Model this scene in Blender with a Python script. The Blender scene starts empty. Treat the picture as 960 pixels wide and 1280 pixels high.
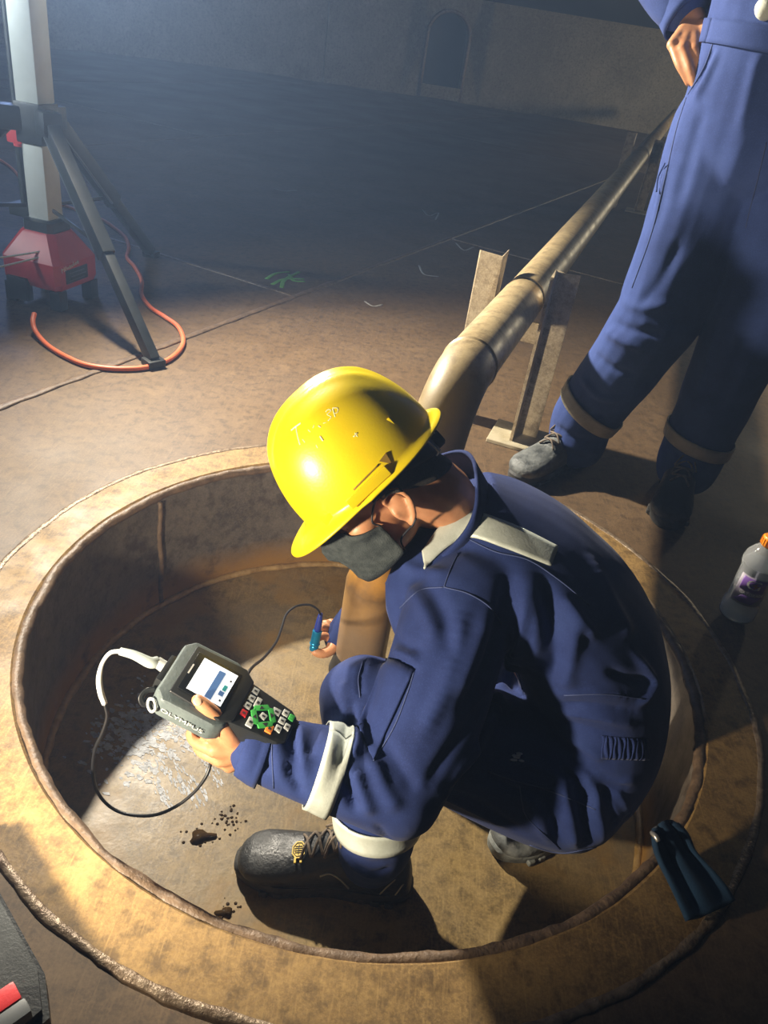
import bpy, bmesh, math, random
import numpy as np
from mathutils import Vector, Matrix
from mathutils.bvhtree import BVHTree
from mathutils.geometry import tessellate_polygon

random.seed(4)
RNG = np.random.default_rng(7)
SC = bpy.context.scene
COL = SC.collection

# ------------------------------------------------------------------ camera
H_CAM = 0.96
FPX = 961.0
PITCH, ROLL = math.radians(32.41), math.radians(9.43)
_F = np.array([0.0, math.cos(PITCH), -math.sin(PITCH)])
_R0 = np.array([1.0, 0, 0])
_U0 = np.cross(_R0, _F)
_R = math.cos(ROLL) * _R0 + math.sin(ROLL) * _U0
_U = -math.sin(ROLL) * _R0 + math.cos(ROLL) * _U0
CAM = np.array([0.0, 0.0, H_CAM])
cd = bpy.data.cameras.new('camera')
cam = bpy.data.objects.new('camera', cd)
COL.objects.link(cam)
cam.matrix_world = Matrix(((_R[0], _U[0], -_F[0], 0), (_R[1], _U[1], -_F[1], 0), (_R[2], _U[2], -_F[2], H_CAM), (0, 0, 0, 1)))
cd.sensor_fit = 'VERTICAL'
cd.sensor_height = 24.0
cd.lens = 24.0 * FPX / 1280.0
cd.clip_start, cd.clip_end = 0.02, 60
SC.camera = cam

# ------------------------------------------------------------------ world, lamps, exposure
w = bpy.data.worlds.new('tank_dark')
SC.world = w
w.use_nodes = True
w.node_tree.nodes['Background'].inputs['Color'].default_value = (0.45, 0.6, 1.0, 1)
w.node_tree.nodes['Background'].inputs['Strength'].default_value = 0.0
SC.view_settings.view_transform = 'Standard'
SC.view_settings.look = 'None'
SC.view_settings.gamma = 1.0
SC.view_settings.use_curve_mapping = False
SC.view_settings.exposure = 0.0

def lamp(name, kind, loc, target, energy, color, **kw):
    d = bpy.data.lights.new(name, kind)
    d.energy = energy
    d.color = color
    for k, v in kw.items():
        setattr(d, k, v)
    o = bpy.data.objects.new(name, d)
    COL.objects.link(o)
    o.location = loc
    if target is not None:
        o.rotation_euler = (Vector(target) - Vector(loc)).to_track_quat('-Z', 'Y').to_euler()
    return o

TOWER = (-1.24, 2.52)
# the tower lamp above the frame, tilted down across the sump
lamp('tower_lamp', 'SPOT', (TOWER[0] + 0.05, TOWER[1] - 0.08, 1.29), (0.95, 1.15, 0.15), 560, (1.0, 0.92, 0.78), spot_size=math.radians(128), spot_blend=1.0, shadow_soft_size=0.04)
# the second work lamp, low on the left outside the frame
lamp('floor_lamp', 'SPOT', (-0.66, 0.25, 0.28), (-0.06, 1.05, 0.12), 100, (1.0, 0.86, 0.66), spot_size=math.radians(84), spot_blend=0.8, shadow_soft_size=0.03)
# cool lamp off to the left, then unseen fills added for haze and far shell
lamp('distant_lamp_left', 'SPOT', (-3.4, 1.5, 1.3), (-1.2, 2.6, 0.75), 330, (0.80, 0.92, 1.0), spot_size=math.radians(36), spot_blend=1.0, shadow_soft_size=0.12)
lamp('haze_fill', 'POINT', (-2.6, 5.0, 1.7), None, 45, (0.34, 0.50, 1.0), shadow_soft_size=0.15)
lamp('shell_fill', 'POINT', (5.4, 9.6, 0.95), None, 210, (1.0, 0.88, 0.64), shadow_soft_size=0.2)

# ------------------------------------------------------------------ helpers
def ray(x, y):
    return (x - 480) / FPX * _R + (640 - y) / FPX * _U + _F

def atz(x, y, z=0.0):                      # the point seen at a pixel, at height z
    d = ray(x, y)
    return CAM + d * ((z - H_CAM) / d[2])

def atd(x, y, dep):                        # the point seen at a pixel, at a depth along the view axis
    return CAM + ray(x, y) * dep

def A(*v):
    return np.array(v, float)

def nrm(v):
    v = np.asarray(v, float)
    return v / (np.linalg.norm(v) + 1e-12)

OFF = {}

def tag(o, label=None, cat=None, group=None, kind=None):
    if label: o['label'] = label
    if cat: o['category'] = cat
    if group: o['group'] = group
    if kind: o['kind'] = kind
    return o

def empty(name, loc):
    o = bpy.data.objects.new(name, None)
    o.empty_display_size = 0.05
    COL.objects.link(o)
    o.location = loc
    OFF[o.name] = np.array(loc, float)
    return o

def mk(name, verts, faces, mat, parent=None, smooth=True, loc=None, auto=None):
    """one mesh object from world-space vertices"""
    verts = np.asarray(verts, float).reshape(-1, 3)
    if parent is not None:
        off = OFF[parent.name]
    elif loc is not None:
        off = np.array(loc, float)
    else:
        off = np.zeros(3)
    me = bpy.data.meshes.new(name)
    me.from_pydata((verts - off).tolist(), [], [tuple(int(i) for i in f) for f in faces])
    me.validate()
    if smooth:
        me.polygons.foreach_set('use_smooth', [True] * len(me.polygons))
    if auto:
        me.set_sharp_from_angle(angle=math.radians(auto))
    ms = mat if isinstance(mat, (list, tuple)) else [mat]
    for m in ms:
        me.materials.append(m)
    o = bpy.data.objects.new(name, me)
    COL.objects.link(o)
    if parent is not None:
        o.parent = parent
    else:
        o.location = off
    OFF[o.name] = off
    return o

def join(*gs):
    V, Fc, n = [], [], 0
    for v, f in gs:
        v = np.asarray(v, float).reshape(-1, 3)
        V.append(v)
        Fc += [tuple(int(i) + n for i in q) for q in f]
        n += len(v)
    return np.concatenate(V), Fc

def catmull(P, n):
    P = np.asarray(P, float)
    if len(P) < 3:
        t = np.linspace(0, 1, n + 1)[:, None]
        return P[0] * (1 - t) + P[-1] * t
    Q = np.vstack([2 * P[0] - P[1], P, 2 * P[-1] - P[-2]])
    out = []
    for i in range(1, len(Q) - 2):
        p0, p1, p2, p3 = Q[i - 1:i + 3]
        for t in np.linspace(0, 1, n, endpoint=False):
            out.append(0.5 * ((2 * p1) + (-p0 + p2) * t + (2 * p0 - 5 * p1 + 4 * p2 - p3) * t * t + (-p0 + 3 * p1 - 3 * p2 + p3) * t ** 3))
    out.append(P[-1])
    return np.array(out)

def tube(P, r, n=12, sub=6, ref=None, caps=True, power=2.0):
    """swept tube; r is a scalar or one (rx, ry) per point; ref = fixed 'up' for ry"""
    P = np.asarray(P, float)
    R2 = np.array([(q, q) if np.isscalar(q) else tuple(q) for q in (r if not np.isscalar(r) else [r] * len(P))], float)
    if sub > 1 and len(P) > 1:
        X = catmull(np.hstack([P, R2]), sub)
        P, R2 = X[:, :3], np.maximum(X[:, 3:], 1e-4)
    T = np.gradient(P, axis=0)
    T /= np.linalg.norm(T, axis=1)[:, None] + 1e-12
    V = []
    a = np.linspace(0, 2 * np.pi, n, endpoint=False)
    ca, sa = np.cos(a), np.sin(a)
    if power != 2.0:
        ca = np.sign(ca) * np.abs(ca) ** (2 / power)
        sa = np.sign(sa) * np.abs(sa) ** (2 / power)
    if ref is None:
        k = int(np.argmin(np.abs(T[0])))
        s = nrm(np.cross(T[0], np.eye(3)[k]))
    for i in range(len(P)):
        t = T[i]
        if ref is None:
            s = nrm(s - t * np.dot(s, t))
        else:
            s = nrm(np.cross(np.asarray(ref, float), t))
        u = np.cross(t, s)
        V.append(P[i] + np.outer(ca * R2[i, 0], s) + np.outer(sa * R2[i, 1], u))
    V = np.concatenate(V)
    Fc = []
    m = len(P)
    for i in range(m - 1):
        for j in range(n):
            k = (j + 1) % n
            Fc.append((i * n + j, i * n + k, (i + 1) * n + k, (i + 1) * n + j))
    if caps:
        Fc.append(tuple(range(n - 1, -1, -1)))
        Fc.append(tuple(range((m - 1) * n, m * n)))
    return V, Fc

def capsule_ends(P, r):
    """extend a limb list with rounded ends (scalars only)"""
    P = [np.asarray(p, float) for p in P]
    r = list(r)
    d0, d1 = nrm(P[0] - P[1]), nrm(P[-1] - P[-2])
    P = [P[0] + d0 * r[0] * .95, P[0] + d0 * r[0] * .6] + P + [P[-1] + d1 * r[-1] * .6, P[-1] + d1 * r[-1] * .95]
    r = [r[0] * .3, r[0] * .8] + r + [r[-1] * .8, r[-1] * .3]
    return P, r

def limb(P, r, n=14, sub=5):
    P, r = capsule_ends(P, r)
    return tube(P, r, n, sub)

def ellipsoid(c, rad, M3=None, nu=20, nv=12):
    V, Fc = [], []
    for i in range(nv + 1):
        th = math.pi * i / nv
        for j in range(nu):
            ph = 2 * math.pi * j / nu
            V.append((rad[0] * math.sin(th) * math.cos(ph), rad[1] * math.sin(th) * math.sin(ph), rad[2] * math.cos(th)))
    V = np.array(V)
    if M3 is not None:
        V = V @ np.asarray(M3).T
    V = V + np.asarray(c, float)
    for i in range(nv):
        for j in range(nu):
            k = (j + 1) % nu
            Fc.append((i * nu + j, (i + 1) * nu + j, (i + 1) * nu + k, i * nu + k))
    return V, Fc

def box(c, size, M3=None, bev=0.0, seg=2):
    bm = bmesh.new()
    bmesh.ops.create_cube(bm, size=1)
    for v in bm.verts:
        v.co = Vector((v.co.x * size[0], v.co.y * size[1], v.co.z * size[2]))
    if bev > 0:
        bmesh.ops.bevel(bm, geom=list(bm.edges), offset=bev, segments=seg, profile=0.7, affect='EDGES')
    V = np.array([v.co for v in bm.verts])
    bm.verts.index_update()
    Fc = [tuple(v.index for v in f.verts) for f in bm.faces]
    bm.free()
    if M3 is not None:
        V = V @ np.asarray(M3).T
    return V + np.asarray(c, float), Fc

def bar(p, q, wx, wy, ref=(0, 0, 1), bev=0.003):
    """a box-section bar between two points"""
    p, q = np.asarray(p, float), np.asarray(q, float)
    t = nrm(q - p)
    s = nrm(np.cross(np.asarray(ref, float), t)) if abs(np.dot(nrm(ref), t)) < .98 else nrm(np.cross([1, 0, 0], t))
    u = np.cross(t, s)
    return box((p + q) / 2, (wx, wy, np.linalg.norm(q - p)), np.stack([s, u, t], 1), bev)

def lathe(prof, c=(0, 0, 0), n=32, M3=None):
    V, Fc = [], []
    for r, z in prof:
        for j in range(n):
            a = 2 * math.pi * j / n
            V.append((r * math.cos(a), r * math.sin(a), z))
    V = np.array(V)
    if M3 is not None:
        V = V @ np.asarray(M3).T
    V = V + np.asarray(c, float)
    for i in range(len(prof) - 1):
        for j in range(n):
            k = (j + 1) % n
            Fc.append((i * n + j, i * n + k, (i + 1) * n + k, (i + 1) * n + j))
    return V, Fc

def prism(poly, h, M3=None, c=(0, 0, 0)):
    """extrude a 2-D outline from z=0 to z=h"""
    n = len(poly)
    V = np.array([(x, y, 0) for x, y in poly] + [(x, y, h) for x, y in poly], float)
    Fc = [tuple(range(n - 1, -1, -1)), tuple(range(n, 2 * n))]
    for i in range(n):
        k = (i + 1) % n
        Fc.append((i, k, n + k, n + i))
    if M3 is not None:
        V = V @ np.asarray(M3).T
    return V + np.asarray(c, float), Fc

def text_geo(s, size, depth=0.0):
    cu = bpy.data.curves.new('lettering', 'FONT')
    cu.body = s
    cu.size = size
    cu.extrude = depth
    cu.align_x, cu.align_y = 'CENTER', 'CENTER'
    cu.resolution_u = 3
    o = bpy.data.objects.new('lettering', cu)
    COL.objects.link(o)
    bpy.context.view_layer.update()
    me = bpy.data.meshes.new_from_object(o.evaluated_get(bpy.context.evaluated_depsgraph_get()))
    V = np.array([v.co for v in me.vertices])
    Fc = [tuple(p.vertices) for p in me.polygons]
    bpy.data.objects.remove(o)
    bpy.data.curves.remove(cu)
    bpy.data.meshes.remove(me)
    return V, Fc

def voxel_union(geos, vox, it=3, lam=0.5):
    V, Fc = join(*geos)
    me = bpy.data.meshes.new('tmp')
    me.from_pydata(V.tolist(), [], Fc)
    o = bpy.data.objects.new('tmp', me)
    COL.objects.link(o)
    md = o.modifiers.new('r', 'REMESH')
    md.mode = 'VOXEL'
    md.voxel_size = vox
    bpy.context.view_layer.update()
    m2 = bpy.data.meshes.new_from_object(o.evaluated_get(bpy.context.evaluated_depsgraph_get()))
    n = len(m2.vertices)
    X = np.empty(n * 3)
    m2.vertices.foreach_get('co', X)
    X = X.reshape(-1, 3)
    E = np.empty(len(m2.edges) * 2, int)
    m2.edges.foreach_get('vertices', E)
    E = E.reshape(-1, 2)
    Fo = [tuple(p.vertices) for p in m2.polygons]
    bpy.data.objects.remove(o)
    bpy.data.meshes.remove(me)
    bpy.data.meshes.remove(m2)
    X = smooth(X, E, it, lam)
    return X, Fo, E

def smooth(X, E, it, lam=0.5):
    n = len(X)
    cnt = np.bincount(E[:, 0], minlength=n) + np.bincount(E[:, 1], minlength=n)
    cnt = np.maximum(cnt, 1)[:, None]
    for k in range(it):
        for l in (lam, -lam * 0.96) if it > 8 else (lam,):
            S = np.zeros_like(X)
            for c in range(3):
                S[:, c] = np.bincount(E[:, 0], X[E[:, 1], c], n) + np.bincount(E[:, 1], X[E[:, 0], c], n)
            X = X + l * (S / cnt - X)
    return X

def vnormals(X, Fo):
    Q = np.array([f if len(f) == 4 else (f[0], f[1], f[2], f[2]) for f in Fo])
    nf = np.cross(X[Q[:, 2]] - X[Q[:, 0]], X[Q[:, 3]] - X[Q[:, 1]])
    N = np.zeros_like(X)
    for k in range(4):
        for c in range(3):
            N[:, c] += np.bincount(Q[:, k], nf[:, c], len(X))
    return N / (np.linalg.norm(N, axis=1)[:, None] + 1e-12)

class Skin:
    """a finished surface that seams, tapes and folds can be laid on"""
    def __init__(s, X, Fo, E):
        s.X, s.F, s.E = X, Fo, E
        s.build()
    def build(s):
        s.N = vnormals(s.X, s.F)
        s.bvh = BVHTree.FromPolygons(s.X.tolist(), s.F)
    def hit(s, x, y, lift=0.0):
        loc, n, i, d = s.bvh.ray_cast(Vector(CAM), Vector(nrm(ray(x, y))))
        if loc is None:
            return None
        return np.array(loc) + np.array(n) * lift
    def path(s, pts, lift=0.0, n=8):
        P = catmull(np.array([(x, y, 0.0) for x, y in pts]), n)
        out = [s.hit(p[0], p[1], lift) for p in P]
        return np.array([o for o in out if o is not None])
    def fold(s, pts, depth, width, world=False):
        P = np.asarray(pts, float) if world else s.path(pts)
        if len(P) < 2:
            return
        lo, hi = P.min(0) - 3 * width, P.max(0) + 3 * width
        idx = np.where(np.all((s.X > lo) & (s.X < hi), axis=1))[0]
        if not len(idx):
            return
        D = np.linalg.norm(s.X[idx][:, None, :] - P[None], axis=2)
        k = D.argmin(1)
        d = D[np.arange(len(idx)), k]
        t = k / (len(P) - 1)
        taper = np.clip(np.minimum(t, 1 - t) * 5 + 0.12, 0, 1)
        s.X[idx] += s.N[idx] * (depth * taper * np.exp(-(d / width) ** 2))[:, None]
    def patch(s, rows, nu=14, nv=6, lift=0.003):
        """rows: two pixel polylines (top edge, bottom edge) -> sheet lying on the surface"""
        a = catmull(np.array([(x, y, 0.) for x, y in rows[0]]), nu)
        b = catmull(np.array([(x, y, 0.) for x, y in rows[1]]), nu)
        m = min(len(a), len(b))
        a = a[np.linspace(0, len(a) - 1, m).astype(int)]
        b = b[np.linspace(0, len(b) - 1, m).astype(int)]
        G = []
        last = None
        for i in range(nv + 1):
            q = a + (b - a) * i / nv
            row = []
            for p in q:
                h = s.hit(p[0], p[1], lift)
                row.append(h)
            G.append(row)
        ok = np.array([h for r in G for h in r if h is not None])
        dm = np.median([np.dot(h - CAM, _F) for h in ok])
        for i, r in enumerate(G):
            for j, h in enumerate(r):
                if h is None or abs(np.dot(h - CAM, _F) - dm) > .12:
                    q = a[j] + (b[j] - a[j]) * i / nv
                    e = atd(q[0], q[1], dm)
                    r[j] = ok[np.argmin(np.linalg.norm(ok - e, axis=1))]
        return sheet(np.array(G))

def sheet(G, th=0.0016):
    """closed thin sheet from a grid of points"""
    nv, nu = G.shape[:2]
    du = np.gradient(G, axis=1)
    dv = np.gradient(G, axis=0)
    N = np.cross(du, dv)
    N /= np.linalg.norm(N, axis=2)[..., None] + 1e-12
    if np.sum(N * (CAM - G)) < 0:
        N = -N
    T, B = (G + N * th).reshape(-1, 3), (G - N * th).reshape(-1, 3)
    V = np.vstack([T, B])
    n = nu * nv
    Fc = []
    for i in range(nv - 1):
        for j in range(nu - 1):
            q = (i * nu + j, i * nu + j + 1, (i + 1) * nu + j + 1, (i + 1) * nu + j)
            Fc.append(q)
            Fc.append(tuple(n + k for k in reversed(q)))
    rim = [(0, j) for j in range(nu)] + [(i, nu - 1) for i in range(1, nv)] + [(nv - 1, j) for j in range(nu - 2, -1, -1)] + [(i, 0) for i in range(nv - 2, 0, -1)]
    rim = [i * nu + j for i, j in rim]
    for a, b in zip(rim, rim[1:] + rim[:1]):
        Fc.append((a, n + a, n + b, b))
    return V, Fc

def ring_band(skin, c, axis, width, lift=0.002, n=56, nv=5, rmax=0.3, tilt=None):
    """a closed band of tape around a limb: rays from the limb's axis out to the cloth"""
    axis = nrm(axis)
    k = int(np.argmin(np.abs(axis)))
    s = nrm(np.cross(axis, np.eye(3)[k]))
    u = np.cross(axis, s)
    G = []
    for i in range(nv + 1):
        o = np.asarray(c, float) + axis * width * (i / nv - .5)
        row = []
        for j in range(n + 1):
            a = 2 * math.pi * j / n
            d = s * math.cos(a) + u * math.sin(a)
            # outermost crossing near the axis
            loc, nn, ii, dd = skin.bvh.ray_cast(Vector(o), Vector(d), rmax)
            if loc is None:
                loc = Vector(o + d * 0.06)
            row.append(np.array(loc) + d * lift)
        G.append(row)
    G = np.array(G)
    # keep to this limb where another one touches it: a smooth closed curve through the true radii
    th_ = np.linspace(0, 2 * math.pi, n + 1)
    Bs = np.stack([np.ones(n + 1)] + [fn(k_ * th_) for k_ in (1, 2, 3) for fn in (np.cos, np.sin)], 1)
    for i in range(len(G)):
        o = np.asarray(c, float) + axis * width * (i / nv - .5)
        rr = np.linalg.norm(G[i] - o, axis=1)
        md = np.median(rr)
        ok = (rr < md * 1.3) & (rr > md * .6)
        co = np.linalg.lstsq(Bs[ok], rr[ok], rcond=None)[0]
        G[i] = o + (G[i] - o) * ((Bs @ co + .0034) / np.maximum(rr, 1e-6))[:, None]
    return G

# ------------------------------------------------------------------ materials
def new_mat(name):
    m = bpy.data.materials.new(name)
    m.use_nodes = True
    nt = m.node_tree
    return m, nt, nt.nodes['Principled BSDF'], nt.nodes, nt.links

def coords(nt, scale=1.0):
    tc = nt.nodes.new('ShaderNodeNewGeometry')
    return tc.outputs['Position']

def noise(nt, scale, detail=6, rough=.6, vec=None, dist=0.0):
    n = nt.nodes.new('ShaderNodeTexNoise')
    n.inputs['Scale'].default_value = scale
    n.inputs['Detail'].default_value = detail
    n.inputs['Roughness'].default_value = rough
    n.inputs['Distortion'].default_value = dist
    nt.links.new(vec if vec is not None else coords(nt), n.inputs['Vector'])
    return n.outputs['Fac']

def ramp(nt, fac, stops):
    r = nt.nodes.new('ShaderNodeValToRGB')
    el = r.color_ramp.elements
    while len(el) > 1:
        el.remove(el[-1])
    el[0].position, el[0].color = stops[0][0], tuple(stops[0][1]) + (1,)
    for p, c in stops[1:]:
        e = el.new(p)
        e.color = tuple(c) + (1,)
    nt.links.new(fac, r.inputs['Fac'])
    return r.outputs['Color']

def mix(nt, fac, a, b, mode='MIX'):
    m = nt.nodes.new('ShaderNodeMix')
    m.data_type = 'RGBA'
    m.blend_type = mode
    for sock, v in ((m.inputs[0], fac), (m.inputs[6], a), (m.inputs[7], b)):
        if isinstance(v, (int, float)):
            sock.default_value = v
        elif isinstance(v, tuple):
            sock.default_value = v if len(v) == 4 else v + (1,)
        else:
            nt.links.new(v, sock)
    return m.outputs[2]

def maprange(nt, v, a, b, c=0.0, d=1.0):
    m = nt.nodes.new('ShaderNodeMapRange')
    nt.links.new(v, m.inputs[0])
    for i, q in enumerate((a, b, c, d)):
        m.inputs[i + 1].default_value = q
    return m.outputs[0]

def bump(nt, b, h, strength, dist=0.004):
    n = nt.nodes.new('ShaderNodeBump')
    n.inputs['Strength'].default_value = strength
    n.inputs['Distance'].default_value = dist
    nt.links.new(h, n.inputs['Height'])
    nt.links.new(n.outputs['Normal'], b.inputs['Normal'])

def mat(name, c, c2=None, scale=30, rough=.5, rough2=None, metal=0.0, bumps=0.0, bscale=200, spec=.5, lo=.35, hi=.65, coat=0.0, sheen=0.0, sss=0.0):
    m, nt, b, N, L = new_mat(name)
    if c2 is not None:
        f = noise(nt, scale)
        L.new(ramp(nt, f, [(lo, c), (hi, c2)]), b.inputs['Base Color'])
        if rough2 is not None:
            L.new(maprange(nt, f, lo, hi, rough, rough2), b.inputs['Roughness'])
    else:
        b.inputs['Base Color'].default_value = tuple(c) + (1,)
    if rough2 is None or c2 is None:
        b.inputs['Roughness'].default_value = rough
    b.inputs['Metallic'].default_value = metal
    b.inputs['Specular IOR Level'].default_value = spec
    b.inputs['Coat Weight'].default_value = coat
    b.inputs['Sheen Weight'].default_value = sheen
    if sss:
        b.inputs['Subsurface Weight'].default_value = sss
        b.inputs['Subsurface Radius'].default_value = (1.0, .35, .2)
        b.inputs['Subsurface Scale'].default_value = .008
    if bumps:
        bump(nt, b, noise(nt, bscale, 4), bumps)
    return m

def rust_mat(name, dark, mid, light, scale=6, rlo=.38, rhi=.62, bs=.25, scratches=True, extra=None):
    m, nt, b, N, L = new_mat(name)
    f = noise(nt, scale, 10, .68, dist=.3)
    col = ramp(nt, f, [(.3, dark), (.5, mid), (.7, light)])
    f2 = noise(nt, scale * .22, 4, .5)
    col = mix(nt, maprange(nt, f2, .42, .66), col, mix(nt, .65, col, tuple(np.array(dark) * .9) + (1,)))
    f3 = noise(nt, 240, 5, .75)
    col = mix(nt, maprange(nt, f3, .42, .68, 0, .75), col, tuple(np.array(light) * 1.15) + (1,))
    f4 = noise(nt, 38, 6, .7)
    col = mix(nt, maprange(nt, f4, .48, .64, 0, .7), col, tuple(np.array(dark) * .75) + (1,))
    f5 = noise(nt, 15, 8, .72, dist=.6)
    col = mix(nt, maprange(nt, f5, .52, .66, 0, .45), col, tuple(np.array(light) * 1.25) + (1,))
    if scratches:
        for ang, sx in ((.6, 1), (2.1, 1), (1.2, 1)):
            mp = nt.nodes.new('ShaderNodeMapping')
            mp.inputs['Rotation'].default_value = (0, 0, ang)
            mp.inputs['Scale'].default_value = (190, 16, 40)
            L.new(coords(nt), mp.inputs['Vector'])
            s = noise(nt, 1.0, 2, .5, mp.outputs['Vector'])
            col = mix(nt, maprange(nt, s, .60, .74, 0, .30), col, tuple(np.array(light) * 1.35) + (1,))
    if extra:
        col = extra(nt, col)
    L.new(col, b.inputs['Base Color'])
    r = noise(nt, scale * 1.7, 6, .6)
    L.new(maprange(nt, r, .35, .65, rlo, rhi), b.inputs['Roughness'])
    b.inputs['Specular IOR Level'].default_value = .5
    h = noise(nt, 90, 6, .65)
    bump(nt, b, h, bs, .0025)
    return m

# ================================================================== the tank: setting
PC = A(0.0137, 1.112, 0)          # centre of the sump
PR, RO, PD = 0.615, 0.706, 0.322  # edge of the ring plate, ring weld, depth

def plate_tone(nt, col):
    return col
M_floor = rust_mat('rusty_floor_plate', (.068, .042, .022), (.108, .066, .033), (.155, .098, .048), 1.1, .50, .66, .03)
M_ring = rust_mat('rusty_ring_plate', (.110, .064, .024), (.235, .140, .048), (.350, .220, .076), 6, .50, .66, .2)

def wall_extra(nt, col):
    sp = nt.nodes.new('ShaderNodeSeparateXYZ')
    nt.links.new(coords(nt), sp.inputs[0])
    wob = noise(nt, 9, 3)
    ad = nt.nodes.new('ShaderNodeMath'); ad.operation = 'MULTIPLY_ADD'
    nt.links.new(wob, ad.inputs[0]); ad.inputs[1].default_value = .05
    nt.links.new(sp.outputs['Z'], ad.inputs[2])
    line = maprange(nt, ad.outputs[0], -.27, -.19, 1, 0)     # ochre tide mark above the sump floor
    col = mix(nt, line, col, (.26, .14, .035, 1))
    band = maprange(nt, noise(nt, 14, 5), .56, .68, 0, .7)
    return mix(nt, band, col, (.035, .022, .018, 1))
M_pitwall = rust_mat('sump_wall_plate', (.060, .050, .042), (.105, .088, .072), (.15, .125, .10), 6, .35, .55, .2, False, wall_extra)

def pit_extra(nt, col):
    g = noise(nt, 2.6, 3)
    col = mix(nt, maprange(nt, g, .44, .64, 0, .5), col, (.185, .15, .10, 1))     # grey dried silt
    p = noise(nt, 5.5, 4, .6)
    return mix(nt, maprange(nt, p, .55, .66, 0, .6), col, (.27, .155, .038, 1))
M_pitfloor = rust_mat('sump_floor_plate', (.10, .066, .026), (.20, .132, .050), (.29, .20, .078), 8, .36, .52, .2, True, pit_extra)
M_weld = mat('worn_weld_bead', (.13, .085, .05), (.28, .21, .14), 60, .42, None, .3, .6, 120)
M_weld_dark = mat('rusted_weld_bead', (.10, .065, .04), (.19, .125, .075), 40, .5, None, 0, .5, 120)
M_weld_ochre = mat('ochre_weld_bead', (.22, .13, .04), (.36, .24, .10), 50, .4, None, 0, .5, 140)
M_shell = rust_mat('tank_shell_plate', (.14, .125, .10), (.26, .235, .185), (.36, .33, .26), 1.6, .55, .75, .15, False)
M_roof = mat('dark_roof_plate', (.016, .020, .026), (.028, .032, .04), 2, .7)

E1 = A(.384, .9233, 0); E2 = A(.9233, -.384, 0); O_SEAM = A(.109, 4.383, 0)

# base under the plates
floor = None
def ring_poly(r, n=128, c=PC):
    return [c + A(r * math.cos(2 * math.pi * i / n), r * math.sin(2 * math.pi * i / n), 0) for i in range(n)]

def holed(outer, hole, z0, z1):
    """plate with a round hole: top, bottom and edges"""
    polys = [[Vector((p[0], p[1], 0)) for p in outer], [Vector((p[0], p[1], 0)) for p in hole]]
    flat = list(outer) + list(hole)
    tri = tessellate_polygon(polys)
    n = len(flat)
    V = np.array([(p[0], p[1], z1) for p in flat] + [(p[0], p[1], z0) for p in flat])
    Fc = []
    for t in tri:
        a, b, c = t
        nz = np.cross(V[b] - V[a], V[c] - V[a])[2]
        if nz < 0: a, b, c = a, c, b
        Fc += [(a, b, c), (n + c, n + b, n + a)]
    no = len(outer)
    for rng in (range(no), range(no, n)):
        rng = list(rng)
        for a, b in zip(rng, rng[1:] + rng[:1]):
            Fc.append((a, b, n + b, n + a))
    return V, Fc

TC, TR = A(1.2, 3.1, 0), 10.9       # tank centre and radius
v, f = holed(ring_poly(TR + .4, 96, TC), ring_poly(PR, 128), -.03, -.014)
floor = mk('floor', v, f, M_floor, smooth=False)
tag(floor, kind='structure')

rows = {-3: (1.2, 6), -2: (1.15, 6), -1: (-1.54, 6), 0: (0.0, 6), 1: (-3.1, 6), 2: (-.6, 6)}
W = 2.58
seams = []
for r, (u0, Lp) in rows.items():
    for k in range(-2, 3):
        ua, ub = u0 + k * Lp, u0 + (k + 1) * Lp
        va, vb = r * W, (r + 1) * W
        c = O_SEAM + E1 * (ua + ub) / 2 + E2 * (va + vb) / 2
        if np.linalg.norm(c - TC) > TR + 1.0 or c[1] < -3.2:
            continue
        g = .003
        q = [O_SEAM + E1 * uu + E2 * vv for uu, vv in ((ua + g, va + g), (ua + g, vb - g), (ub - g, vb - g), (ub - g, va + g))]
        inside = r == 0 and ua < -3.06 < ub
        if inside:
            v, f = holed(q, ring_poly(RO), -.014, 0.0)
        else:
            v, f = prism([(p[0], p[1]) for p in q], .014, c=(0, 0, -.014))
            # keep the outline facing up
        mk('plate', v, f, M_floor, floor, smooth=False)
        seams.append((O_SEAM + E1 * ub + E2 * va, O_SEAM + E1 * ub + E2 * vb))
    seams.append((O_SEAM + E1 * -9 + E2 * r * W, O_SEAM + E1 * 11 + E2 * r * W))

def bead(P, r, n=8, jitter=.25, flat=.55, closed=False):
    P = np.asarray(P, float)
    rr = [(r * (1 + jitter * (random.random() - .5)), r * flat * (1 + jitter * (random.random() - .5))) for _ in P]
    return tube(P, rr, n, 1, ref=(0, 0, 1), caps=not closed)

for i, (a, b) in enumerate(seams):
    m = int(np.linalg.norm(b - a) / .05) + 2
    t = np.linspace(0, 1, m)[:, None]
    P = a + (b - a) * t
    P = P[np.linalg.norm(P - TC, axis=1) < TR]
    if len(P) > 2:
        long_ = np.linalg.norm(b - a) > 10
        v, f = bead(P, .015 if long_ else .010, 6, .5, .30)
        mk('weld_seam', v, f, M_weld_dark if long_ else M_weld, floor)

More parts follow.
